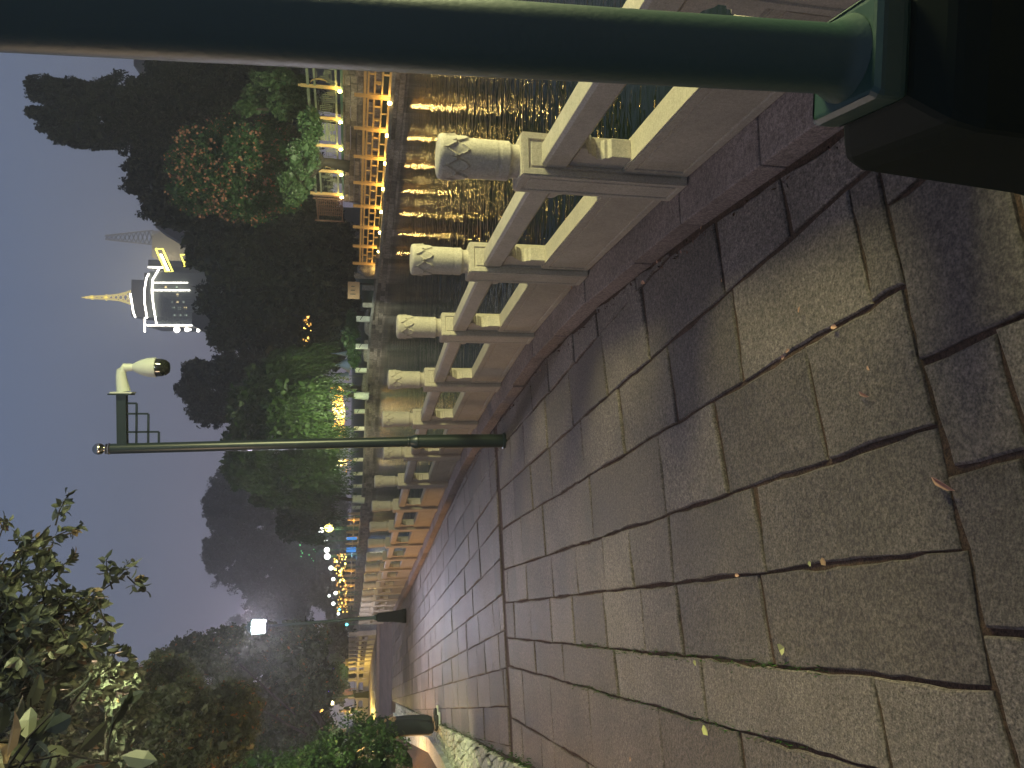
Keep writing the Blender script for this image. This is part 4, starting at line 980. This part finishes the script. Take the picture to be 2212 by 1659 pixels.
for i, v in enumerate((1164, 1186, 1190)):
    p = bank_at(v, 0.1); mb = MB(); mb.box(p + Vector((0, 0, 0.9)), (0.35, 0.2, 1.3)); tag(mb.build('light_panel', M_bl), ['blue glowing panel of the far promenade, right one', 'blue glowing panel of the far promenade, middle one', 'blue glowing panel of the far promenade, left one'][i], 'light panel')
mb = MB()
for i, v in enumerate(range(1120, 1340, 12)):
    a, b_ = bank_at(v, 0.3), bank_at(v + 12, 0.3); mb.bar(a + Vector((0, 0, 0.75)), b_ + Vector((0, 0, 0.75)), 0.12, 0.12)
tag(mb.build('promenade_handrail', M_pp), 'continuous handrail of the far orange lit promenade', 'railing')
lights_cloud('string_lights', 'yellow glitter in the reeds between the far globe lamps', 112, (722, 748, 1195, 1260), 60, [M_g1, M_g3, M_g3, M_y1], 0.2, 11)
lights_cloud('string_lights', 'small orange glitter right of the lamp shaft', 130, (728, 750, 1262, 1325), 50, [M_g1, M_g3, M_g3], 0.22, 12)
lights_cloud('string_lights', 'green glints on branches above the far lamps', 104, (640, 690, 1150, 1215), 24, [M_gr], 0.12, 13)
tree('dark_tree', 'low dark thicket along the far promenade behind the globe lamps', 172, [(700, 1100, 50, 40), (715, 1140, 45, 40), (720, 1190, 42, 40), (725, 1240, 40, 40), (728, 1290, 36, 40), (735, 1340, 30, 40), (660, 1140, 50, 50)], 26000, 0.55, M_lf_dark, gz=0.5, group=GD, sub=0.2, nsub=60)
tree('lit_tree', 'bare looking tree with violet and green tinted branches over the far promenade', 160, [(660, 1160, 40, 35), (690, 1215, 35, 45), (700, 1270, 30, 40), (640, 1110, 30, 30)], 6000, 0.4, M_lf_dark, gz=0.5)
spot('tree_light', aty(735, 1185, 146), aty(670, 1190, 160), 4500, (0.45, 0.4, 1.0), 100, 0.3); spot('tree_light', aty(735, 1150, 146), aty(660, 1150, 160), 4000, (0.2, 1.0, 0.4), 80, 0.3)  # assumed spots without fixtures, tint the branches violet and green

# ------------------------------------------------------------------ left side: planter, crazy paving, hedge, shrubs
FZ = 0.02
edge = [(-1.7, 2.2), (-3.43, 6.4), (-3.84, 7.37), (-4.87, 10.06), (-6.27, 13.6), (-9.1, 20.8), (-11.0, 25.6)]
inner = [(-3.6, 2.2), (-5.0, 7.0), (-5.55, 9.6), (-6.1, 12.0), (-6.75, 14.1), (-9.4, 20.2), (-11.3, 25.6)]
rc = random.Random(3); fm = MB()
def lerp2(line, t_):
    k = t_ * (len(line) - 1); i = min(int(k), len(line) - 2); return Vector(line[i]).lerp(Vector(line[i + 1]), k - i)
nu, nv_ = 64, 7
G = {}
for i in range(nu + 1):
    for j in range(nv_ + 1):
        s_ = j / nv_; p = lerp2(edge, i / nu).lerp(lerp2(inner, i / nu), s_)
        if 0 < j < nv_: p += Vector((rc.uniform(-0.05, 0.05), rc.uniform(-0.09, 0.09)))
        G[i, j] = p
for i in range(nu):
    for j in range(nv_):
        P = [G[i, j], G[i + 1, j], G[i + 1, j + 1], G[i, j + 1]]
        if rc.random() < 0.3: P[0] = P[0].lerp(P[2], 0.25)
        c = sum(P, Vector((0, 0))) / 4; N = 12; pts = []
        for k in range(4):
            a, b_ = P[k], P[(k + 1) % 4]
            for t_ in (0.12, 0.5, 0.88): pts.append(a.lerp(b_, t_).lerp(c, 0.10 if t_ != 0.5 else 0.05) + Vector((rc.uniform(-0.01, 0.01), rc.uniform(-0.01, 0.01))))
        z = FZ + rc.uniform(-0.006, 0.012)
        in1 = [q_.lerp(c, 0.12) for q_ in pts]
        vs = [(q_.x, q_.y, -0.03) for q_ in pts] + [(q_.x, q_.y, z - 0.008) for q_ in pts] + [(q_.x, q_.y, z + 0.012) for q_ in in1]
        fm.add(vs, [(k, (k + 1) % N, N + (k + 1) % N, N + k) for k in range(N)] + [(N + k, N + (k + 1) % N, 2 * N + (k + 1) % N, 2 * N + k) for k in range(N)] + [tuple(2 * N + k for k in range(N))], rc.random(), False)
tag(fm.build('crazy_paving', M_flag, fix=False), kind='structure')
cp_in = [(-3.4, 1.0)] + inner; cp_out = [(p[0] - 0.28, p[1] - 0.02) for p in cp_in]
mb = MB()
for i in range(len(cp_in) - 1):
    a0, a1, b0, b1 = [Vector(q_) for q_ in (cp_in[i], cp_in[i + 1], cp_out[i], cp_out[i + 1])]; L = (a1 - a0).length; n_ = max(1, int(L / 0.32))
    for k in range(n_):
        f0, f1 = k / n_ + 0.004, (k + 1) / n_ - 0.004; P = [a0.lerp(a1, f0), a0.lerp(a1, f1), b0.lerp(b1, f1), b0.lerp(b1, f0)]
        mb.add([(q_.x, q_.y, -0.03) for q_ in P] + [(q_.x, q_.y, 0.12) for q_ in P], [(3, 2, 1, 0), (4, 5, 6, 7), (0, 1, 5, 4), (1, 2, 6, 5), (2, 3, 7, 6), (3, 0, 4, 7)], random.random())
tag(mb.build('planter_kerb', M_cap, bevel=0.008), 'curved low planter kerb of pale green stone beside the crazy paving', 'kerb')
# planter soil mound
nx = 26; sm = MB(); vs = []; fs = []
for i in range(nx + 1):
    p0 = lerp2(cp_out, i / nx)
    for j in range(7):
        q_ = p0 + Vector((-0.5 * j ** 1.25, 0.12 * j)); vs.append((q_.x, q_.y, 0.07 + 0.22 * j ** 0.9 + rc.uniform(-0.03, 0.03)))
for i in range(nx):
    for j in range(6): fs.append((i * 7 + j, (i + 1) * 7 + j, (i + 1) * 7 + j + 1, i * 7 + j + 1))
sm.add(vs, fs, 0.5, True); tag(sm.build('planter_soil', M_soil), kind='structure')
poly_sheet('lawn', [(-6, -10), (-9.5, 3), (-12, 14), (-16, 26), (-60, 28), (-300, 28), (-300, -20)], 0.9, M_land, 0.4)
# hedge
def hedge_blobs(pts): return [(Vector(a), b_) for a, b_ in pts]
hb = hedge_blobs([((-6.05, 11.2, 1.5), (0.85, 1.6, 0.85)), ((-6.25, 10.4, 2.2), (0.95, 1.5, 0.75)), ((-7.1, 12.6, 1.6), (1.0, 1.8, 0.9)), ((-6.6, 9.2, 1.7), (1.2, 1.5, 1.1)), ((-6.9, 11.4, 2.4), (1.0, 1.5, 0.7)), ((-6.5, 9.8, 2.75), (0.9, 1.2, 0.55)), ((-7.6, 10.5, 2.0), (1.4, 2.2, 1.2)), ((-6.2, 10.6, 2.75), (0.95, 1.3, 0.6)), ((-6.7, 10.0, 3.15), (0.9, 1.2, 0.5)), ((-5.75, 10.6, 1.95), (0.65, 1.1, 0.75)), ((-6.3, 9.6, 3.3), (0.9, 1.1, 0.5)), ((-5.9, 9.3, 2.7), (0.7, 1.0, 0.7)), ((-5.3, 8.6, 2.2), (0.6, 0.9, 0.9))])
hd = empty('hedge', (-6.5, 10.8, 0.6), 'big rounded clipped green hedge overhanging the pale planter kerb', 'hedge')
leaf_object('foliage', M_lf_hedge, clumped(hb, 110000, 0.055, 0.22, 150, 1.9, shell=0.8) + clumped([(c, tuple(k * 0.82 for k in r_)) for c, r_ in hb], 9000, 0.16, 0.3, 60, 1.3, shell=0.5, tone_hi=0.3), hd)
mb = MB()
for k in range(14):
    x0, y0 = -6.6 + random.uniform(-0.5, 0.3), 10.8 + random.uniform(-1.6, 1.4); mb.tube([(x0, y0, 0.35), (x0 + random.uniform(-0.2, 0.3), y0 + random.uniform(-0.3, 0.3), 1.0), (x0 + random.uniform(-0.3, 0.5), y0 + random.uniform(-0.5, 0.5), 1.7)], [0.03, 0.02, 0.008], 6)
mb.build('stems', M_bark, hd)
# shrubs and small trees behind the hedge
tree('garden_tree', 'hazy tree left of the glaring lamp, behind the hedge', 29, [(480, 1400, 60, 45), (560, 1420, 70, 50), (440, 1470, 60, 60), (540, 1480, 80, 70), (610, 1390, 50, 45), (640, 1450, 50, 50), (600, 1530, 70, 60), (650, 1400, 60, 60), (680, 1480, 50, 60), (400, 1440, 50, 60), (420, 1400, 30, 30), (560, 1380, 50, 40), (560, 1590, 90, 60), (640, 1580, 80, 60), (480, 1620, 80, 60)], 60000, 0.12, M_lf_shrub, gz=0.6, tr=0.4, trunk_xy=(-14.5, 29.5), sub=0.22, nsub=50)
tree('garden_tree', 'orange tinted garden tree above the hedge at the picture edge', 17, [(360, 1480, 60, 60), (300, 1530, 60, 50), (400, 1550, 70, 70), (330, 1620, 80, 70), (470, 1600, 70, 60), (250, 1590, 60, 60), (280, 1500, 60, 60), (500, 1540, 60, 60), (420, 1620, 80, 60), (350, 1440, 30, 30)], 50000, 0.085, M_lf_shrub, gz=0.8, tr=0.3, trunk_xy=(-9.6, 17), sub=0.22, nsub=50)
tree('garden_tree', 'nearer leafy garden tree in the upper left corner', 9.5, [(60, 1500, 80, 60), (150, 1540, 80, 70), (60, 1620, 90, 70), (200, 1600, 70, 60), (150, 1440, 60, 40), (100, 1460, 60, 60), (230, 1480, 60, 50), (260, 1540, 60, 60), (40, 1420, 60, 50)], 26000, 0.07, M_lf_near, gz=0.8, tr=0.15, trunk_xy=(-6.6, 8.0), sub=0.22, nsub=50)
# near branches with distinct leaves
def branchy(name, label, origin, tips, seed, leaf=0.066, mat=M_lf_near, n_side=10, per=20):
    r = random.Random(seed); mb = MB(); P = []; D = []; o_ = Vector(origin)
    root = empty(name, origin, label, 'tree')
    for tip in tips:
        tip = Vector(tip); pts = []; K_ = 10; bend = Vector((r.uniform(-.1, .1), r.uniform(-.15, .15), r.uniform(-.1, .1)))
        for k in range(K_ + 1):
            t_ = k / K_; pts.append(o_.lerp(tip, t_) + bend * math.sin(math.pi * t_) + Vector((0, 0, 0.06 * math.sin(t_ * 9))))
        mb.tube(pts, [0.02 * (1 - 0.85 * k / K_) for k in range(K_ + 1)], 6)
        for s in range(n_side):
            t_ = 0.3 + 0.7 * s / (n_side - 1) ; b0 = o_.lerp(tip, t_) + bend * math.sin(math.pi * t_)
            d = ((tip - o_).normalized() * 0.5 + Vector((r.uniform(-1, 1), r.uniform(-1, 1), r.uniform(-1, 1))).normalized()).normalized()
            L = 0.30 * (1.15 - t_ * 0.6); e_ = b0 + d * L; mb.tube([b0, b0.lerp(e_, 0.5) + Vector((0, 0, 0.01)), e_], [0.005, 0.004, 0.002], 5)
            for q_ in range(per):
                f = 0.15 + 0.85 * q_ / (per - 1); side = Vector((r.uniform(-1, 1), r.uniform(-1, 1), r.uniform(-1, 1))).normalized()
                dd = (d * 0.6 + side).normalized(); P.append(b0.lerp(e_, f) + dd * leaf * 0.6); D.append(dd)
    mb.build('branches', M_bark, root)
    P = np.array([tuple(p) for p in P]); D = np.array([tuple(d) for d in D])
    leaf_object('leaves', mat, [(leaves6(P, leaf * (0.7 + 0.6 * rng.random(len(P))), 2.0, D.copy()), np.repeat(rng.random(len(P)), 4))], root)
    return root
def P3(u, v, y): return tuple(aty(u, v, y))
branchy('overhanging_tree', 'near leafy branches reaching into the sky at the upper left', P3(-150, 1640, 4.6),
        [P3(120, 1135, 4.4), P3(60, 1190, 4.2), P3(275, 1245, 4.6), P3(160, 1290, 4.3), P3(20, 1130, 4.8), P3(220, 1400, 4.4), P3(90, 1330, 4.5), P3(130, 1220, 4.9), P3(30, 1260, 4.1), P3(60, 1420, 4.6), P3(180, 1340, 5.0), P3(10, 1350, 4.4), P3(240, 1260, 4.9), P3(110, 1460, 4.2), P3(40, 1300, 4.0), P3(100, 1270, 4.4), P3(150, 1420, 4.0), P3(20, 1480, 4.3), P3(60, 1380, 3.9), P3(130, 1350, 4.1), P3(250, 1440, 5.2)], 5)
branchy('overhanging_tree', 'closest big lit leaves in the bottom corner of the garden side', P3(-120, 1850, 2.6), [P3(60, 1600, 2.5), P3(150, 1630, 2.4), P3(20, 1650, 2.3), P3(230, 1650, 2.7)], 8, leaf=0.10, n_side=4, per=5, mat=M_lf_near)
spot('hedge_fill', (-2.3, 6.6, 4.3), (-6.2, 11.6, 0.8), 1500, (0.92, 1.0, 0.55), 46, 0.2)  # added spot without a fixture, brightens hedge and crazy paving
spot('shrub_fill', (-3.6, 11.0, 11.0), (-10.5, 19.5, 4.2), 2600, (1.0, 0.90, 0.62), 62, 0.5)  # added unseen spot high over the path, brightens the garden trees
# grass along the path edge and in the joints
def grass(name, pts, n, h, spread, mat):
    P = []; 
    for _ in range(n):
        i = random.randrange(len(pts) - 1); p = Vector(pts[i]).lerp(Vector(pts[i + 1]), random.random()); P.append((p.x + random.gauss(0, spread), p.y + random.gauss(0, spread), random.uniform(0, h * 0.5)))
    P = np.array(P); D = np.tile(np.array([[0, 0, 1.0]]), (n, 1))
    o = leaf_object(name, mat, [(leaves_np(P, h * (0.5 + rng.random(n)), 6, dirs=D), rng.random(n) * 0.9)]); return tag(o, kind='stuff', label='short green grass and moss along the path edge', cat='grass')
M_gr_ = leafmat('edge grass', (0.02, 0.06, 0.01), (0.06, 0.15, 0.02), trans=0.2)
grass('edge_grass', [(x - 0.02, y) for x, y in edge[:6]], 2600, 0.035, 0.045, M_gr_)
def NM(n_, m_): return Vector((-math.cos(rad(17.5)), -math.sin(rad(17.5)))) * n_ + UA * m_
g2 = grass('joint_grass', [NM(.257, 2.4), NM(.257, 3.6), NM(.257, 5.4)], 260, 0.022, 0.012, M_gr_)
g3 = grass('joint_grass', [NM(.53, 2.6), NM(.53, 4.3), NM(.53, 5.6)], 220, 0.022, 0.012, M_gr_); g2['label'] = g3['label'] = 'tiny grass tufts in the paving joints'
# fallen leaves
M_fl = [plain('dry pink leaf', (0.55, 0.30, 0.20), 0.7), plain('yellow leaf', (0.62, 0.60, 0.22), 0.7), plain('tan leaf', (0.42, 0.25, 0.14), 0.7)]
lv_ = [(1690, 1402, 0.05, 1, 'yellow green leaf curled on the paving slab at mid path'), (1525, 1577, 0.05, 1, 'yellow leaf standing on a joint near the bottom left'), (1502, 1432, 0.03, 1, 'small green leaf in the long joint left of the middle'),
       (2040, 1045, 0.10, 0, 'long pinkish dry leaf in the joint at the bottom'), (1868, 852, 0.06, 0, 'slender dry leaf on the slab below the pole shadow'), (1876, 795, 0.02, 0, 'tiny dry scrap above the slender leaf'),
       (1692, 772, 0.03, 0, 'pale dry leaf in the joint under the railing side'), (1702, 758, 0.025, 0, 'pale leaf beside another in the same joint'), (1802, 706, 0.03, 0, 'dry leaf in the joint right of the middle'),
       (1727, 669, 0.025, 0, 'dry leaf near the large slab corner'), (1560, 605, 0.02, 0, 'small tan leaf in the railing side joint'), (1955, 366, 0.02, 1, 'tiny pale leaf by the green pedestal'),
       (1515, 492, 0.02, 2, 'tiny orange leaf near the kerb'), (1593, 1242, 0.03, 0, 'pinkish leaf in the dark wide joint'), (1780, 1213, 0.03, 2, 'brown leaf in the wide joint toward the bottom'), (1750, 1218, 0.02, 1, 'tiny yellow leaf in the wide joint'), (1362, 1640, 0.03, 2, 'brown leaf at the bottom left edge joint'),
       (1236, 620, 0.04, 0, 'pink dry leaf lying on the kerb foot'), (1390, 610, 0.04, 0, 'pink dry leaf beside the kerb block'), (1420, 565, 0.03, 0, 'second pink leaf beside the kerb block')]
for i, (u, v, s, mi, lab) in enumerate(lv_):
    p = onz(u, v, 0.012 if i < 17 else 0.115); r = random.Random(i); mb = MB(); a = r.uniform(0, 6.28); d = Vector((math.cos(a), math.sin(a), 0)); w = Vector((-d.y, d.x, 0)); wd = 0.28 if mi == 0 else 0.42
    if i in (3, 4): d = Vector((-0.25, -0.97, 0)); w = Vector((0.97, -0.25, 0)); wd = 0.12
    V = [p - d * s * .5, p - d * s * .2 + w * s * wd + Vector((0, 0, s * .2)), p + d * s * .25 + w * s * wd * .8 + Vector((0, 0, s * .22)), p + d * s * .5 + Vector((0, 0, s * .1)), p + d * s * .25 - w * s * wd * .8 + Vector((0, 0, s * .12)), p - d * s * .2 - w * s * wd + Vector((0, 0, s * .1)), p + Vector((0, 0, s * 0.02))]
    mb.add(V, [(0, 1, 6), (1, 2, 6), (2, 3, 6), (3, 4, 6), (4, 5, 6), (5, 0, 6)], 0.5); tag(mb.build('fallen_leaf', M_fl[mi]), lab, 'leaf', 'leaves fallen on the paving')
# debris heap along kerb foot
kf = offset(rail, 0.30); P = []
for _ in range(420):
    i = random.randrange(2, 9); p = Vector(kf[i]).lerp(Vector(kf[i + 1]), random.random()); P.append((p.x + random.gauss(0, 0.018), p.y + random.gauss(0, 0.018), random.uniform(-0.01, 0.015)))
P = np.array(P); o = leaf_object('leaf_litter', leafmat('litter', (0.05, 0.03, 0.02), (0.16, 0.09, 0.06), (0.34, 0.19, 0.14), 0.88, trans=0), [(leaves_np(P, 0.022 * (0.4 + rng.random(len(P))), 2.5), rng.random(len(P)))]); tag(o, 'dry leaf litter along the foot of the balustrade kerb', 'litter', kind='stuff')

# ------------------------------------------------------------------ people
def skin_mesh(name, joints, edges, mat, parent, sub=1):
    me = bpy.data.meshes.new(name); off = world_loc(parent) if parent is not None else Vector((0, 0, 0))
    me.from_pydata([tuple(Vector(j[0]) - off) for j in joints], edges, []); o = bpy.data.objects.new(name, me); COL.objects.link(o)
    sk = o.modifiers.new('skin', 'SKIN')
    for i, j in enumerate(joints):
        v = me.skin_vertices[0].data[i]; r_ = j[1] if hasattr(j[1], '__len__') else (j[1], j[1]); v.radius = r_; v.use_root = (i == 0)
    ss = o.modifiers.new('sub', 'SUBSURF'); ss.levels = sub; ss.render_levels = sub
    dg = bpy.context.evaluated_depsgraph_get(); dg.update(); ev = o.evaluated_get(dg); nm = bpy.data.meshes.new_from_object(ev)
    o.modifiers.clear(); o.data = nm; nm.materials.clear(); nm.materials.append(mat); nm.polygons.foreach_set('use_smooth', np.ones(len(nm.polygons), dtype=bool))
    if parent is not None: o.parent = parent
    return o
M_skin = plain('skin', (0.45, 0.28, 0.20), 0.6); M_hair = plain('black hair', (0.015, 0.012, 0.01), 0.5)
def person(loc, ht, yaw, shirt, trouser, label, stride=0.25, long_sleeve=True, trouser_r=1.0, sole=None, hands=True):
    root = empty('person', loc, label, 'person'); s = ht / 1.75; R = Matrix.Rotation(yaw, 3, 'Z')
    P = lambda x, y, z: Vector(loc) + R @ (Vector((x, y, z)) * s)
    # body: facing -y; one continuous surface
    j = [(P(0, 0, 0.95), (0.13 * s, 0.10 * s)), (P(0, 0, 1.15), (0.12 * s, 0.09 * s)), (P(0, 0, 1.36), (0.15 * s, 0.095 * s)), (P(0, 0, 1.48), 0.06 * s), (P(0, -0.01, 1.56), (0.07 * s, 0.08 * s)), (P(0, -0.02, 1.66), (0.078 * s, 0.09 * s)), (P(0, -0.01, 1.73), (0.045 * s, 0.05 * s))]
    e_ = [(0, 1), (1, 2), (2, 3), (3, 4), (4, 5), (5, 6)]
    arms = []
    for sd in (-1, 1):
        k = len(j); f = sd * stride * 0.6
        pts = [(P(sd * 0.19, 0, 1.40), 0.05 * s), (P(sd * 0.235, f * 0.5, 1.13), 0.04 * s), (P(sd * 0.22, f - 0.08, 0.90), 0.03 * s), (P(sd * 0.215, f - 0.11, 0.83), 0.028 * s)]
        j += pts; e_ += [(2, k), (k, k + 1), (k + 1, k + 2), (k + 2, k + 3)]; arms.append(pts)
    legs = []
    for sd in (-1, 1):
        k = len(j); f = -sd * stride
        pts = [(P(sd * 0.09, 0, 0.88), 0.085 * s), (P(sd * 0.10, f * 0.45 - 0.03, 0.48), 0.058 * s), (P(sd * 0.10, f, 0.09), 0.038 * s), (P(sd * 0.11, f - 0.14, 0.04), 0.033 * s)]
        j += pts; e_ += [(0, k), (k, k + 1), (k + 1, k + 2), (k + 2, k + 3)]; legs.append(pts)
    skin_mesh('body', j, e_, M_skin, root)
    # face and hands
    mb = MB(); mb.tube([P(0, -0.09, 1.645), P(0, -0.125, 1.63)], [0.012 * s, 0.014 * s], 6); mb.build('nose', M_skin, root)
    for sd, pts in zip((-1, 1), arms):
        h0 = pts[3][0]
        jj = [(h0, (0.03 * s, 0.018 * s)), (h0 + R @ Vector((0, -0.01, -0.07)) * s, (0.034 * s, 0.014 * s))]; ee = [(0, 1)]
        for q in range(4):
            k = len(jj); b0 = h0 + R @ Vector((0, -0.028 + 0.019 * q, -0.08)) * s; L = (0.06, 0.07, 0.066, 0.05)[q]
            jj += [(b0, 0.0085 * s), (b0 + R @ Vector((-sd * 0.008, 0, -L * 0.55)) * s, 0.008 * s), (b0 + R @ Vector((-sd * 0.025, 0, -L)) * s, 0.006 * s)]; ee += [(1, k), (k, k + 1), (k + 1, k + 2)]
        k = len(jj); jj += [(h0 + R @ Vector((-sd * 0.01, -0.045, -0.04)) * s, 0.009 * s), (h0 + R @ Vector((-sd * 0.018, -0.06, -0.075)) * s, 0.007 * s)]; ee += [(0, k), (k, k + 1)]
        skin_mesh('hand', jj, ee, M_skin, root, 1)
    M_sh = plain('shirt cloth', shirt, 0.85, noise=0.15, nscale=9); M_tr = plain('trouser cloth', trouser, 0.85, noise=0.2, nscale=9)
    js = [(P(0, 0, 0.90), (0.155 * s, 0.12 * s)), (P(0, 0, 1.15), (0.14 * s, 0.11 * s)), (P(0, 0, 1.37), (0.165 * s, 0.11 * s)), (P(0, 0, 1.44), (0.09 * s, 0.075 * s))]; es = [(0, 1), (1, 2), (2, 3)]
    for pts in arms:
        k = len(js); js += [(pts[0][0], 0.066 * s), (pts[1][0], 0.052 * s)]; es += [(2, k), (k, k + 1)]
        if long_sleeve: js.append((pts[2][0], 0.04 * s)); es.append((k + 1, k + 2))
    skin_mesh('shirt', js, es, M_sh, root)
    js = [(P(0, 0, 0.97), (0.145 * s, 0.11 * s))]; es = []
    for pts in legs:
        k = len(js); js += [(pts[0][0], 0.10 * s * trouser_r), (pts[1][0], 0.078 * s * trouser_r), (pts[2][0] - Vector((0, 0, 0.02 * s)), 0.062 * s * trouser_r)]; es += [(0, k), (k, k + 1), (k + 1, k + 2)]
    skin_mesh('trousers', js, es, M_tr, root)
    for pts in legs:
        a, b_ = pts[2][0], pts[3][0]; d = (b_ - a); d.z = 0; d.normalize(); c = a + d * 0.07 * s
        jj = [(a + Vector((0, 0, 0.0)), 0.045 * s), (a - d * 0.03 * s - Vector((0, 0, 0.03 * s)), (0.045 * s, 0.04 * s)), (c - Vector((0, 0, 0.035 * s)), (0.048 * s, 0.04 * s)), (a + d * 0.2 * s - Vector((0, 0, 0.05 * s)), (0.043 * s, 0.028 * s))]
        sh = skin_mesh('shoe', jj, [(0, 1), (1, 2), (2, 3)], M_hair, root)
        mb = MB(); ang = math.atan2(d.y, d.x); cc = a + d * 0.085 * s; mb.box((cc.x, cc.y, loc[2] + 0.012 * s), (0.29 * s, 0.1 * s, 0.024 * s), ang); mb.build('sole', sole or M_hair, sh, bevel=0.006)
    js = [(P(0, 0.02, 1.66), (0.088 * s, 0.098 * s)), (P(0, 0.02, 1.74), (0.07 * s, 0.08 * s)), (P(0, 0.06, 1.58), (0.065 * s, 0.05 * s))]
    skin_mesh('hair', js, [(0, 1), (0, 2)], M_hair, root)
    return root
person((-6.15, 13.3, 0.0), 2.0, rad(113), (0.05, 0.055, 0.06), (0.028, 0.036, 0.042), 'person in slate grey trousers standing hidden by the hedge, only legs showing', 0.05, True, 1.75, sole=M_white)
person((-20.3, 49.5, TZ + 0.02), 1.68, rad(185), (0.55, 0.28, 0.24), (0.03, 0.035, 0.04), 'person in a pink shirt walking away on the yellow lit terrace', 0.12)
person((-21.3, 49.2, TZ + 0.02), 1.72, rad(175), (0.02, 0.02, 0.035), (0.015, 0.015, 0.02), 'person in dark clothes beside the pink shirt on the terrace', 0.15)
person((-19.4, 52.5, TZ + 0.02), 1.66, rad(200), (0.45, 0.35, 0.12), (0.10, 0.16, 0.08), 'person with a pale top ahead of the pink shirt on the terrace', 0.2)
# things beyond the people
def at50(u, v, y=58): return aty(u, v, y)
p = at50(696, 1510); mb = MB(); mb.box(p, (0.9, 0.3, 2.3 * 0.75)); tag(mb.build('light_panel', emit('warm light box', (1.0, 0.9, 0.5), 6)), 'bright warm light box above the hedge top', 'light panel')
lights_cloud('string_lights', 'orange sign lights behind the hedge top', 56, (675, 705, 1522, 1535), 30, [M_g1, M_g3], 0.25, 21)
for i, (u, v) in enumerate(((698, 1480), (706, 1495), (725, 1500), (722, 1443))):
    c = aty(u, v, 60); mb = MB(); mb.box(c, (0.6 if i < 2 else 0.2, 0.3, 0.8 if i < 2 else 0.25)); tag(mb.build('light_panel', M_vi), ['violet light panel left of the unlit lamp post', 'violet light panel above the people', 'small violet light above the dark clothed person', 'small violet light above the yellow lit railing'][i], 'light panel')
tree('lit_tree', 'yellow green lit bush behind the terrace railing', 62, [(725, 1440, 20, 22), (735, 1460, 18, 25), (730, 1490, 25, 30)], 3500, 0.2, M_lf_con, gz=0.5)
tree('dark_tree', 'dark row of trees behind the terrace people', 75, [(690, 1430, 50, 60), (670, 1500, 60, 60), (720, 1400, 40, 50)], 9000, 0.35, M_lf_dark, gz=0.5, group=GD)
point('bush_light', aty(735, 1450, 58.5), 160, (0.85, 1.0, 0.2), 0.2)  # assumed light without a fixture, brightens the bush

# ------------------------------------------------------------------ night haze
mb = MB(); mb.box((-20, 165, 50), (420, 370, 108)); hz = mb.build('haze', None) if False else None
hm = bpy.data.materials.new('haze'); hm.use_nodes = True; t = hm.node_tree; t.nodes.clear()
ho = t.nodes.new('ShaderNodeOutputMaterial'); hv = t.nodes.new('ShaderNodeVolumePrincipled')
hv.inputs['Color'].default_value = (0.9, 0.9, 0.9, 1); hv.inputs['Density'].default_value = 0.0026; hv.inputs['Anisotropy'].default_value = 0.5
t.links.new(hv.outputs[0], ho.inputs['Volume'])
h_ = MB().box((-20, 165, 49), (520, 400, 104)).build('haze', hm); tag(h_, kind='stuff', label='thin luminous night haze over the lake and the path', cat='haze')
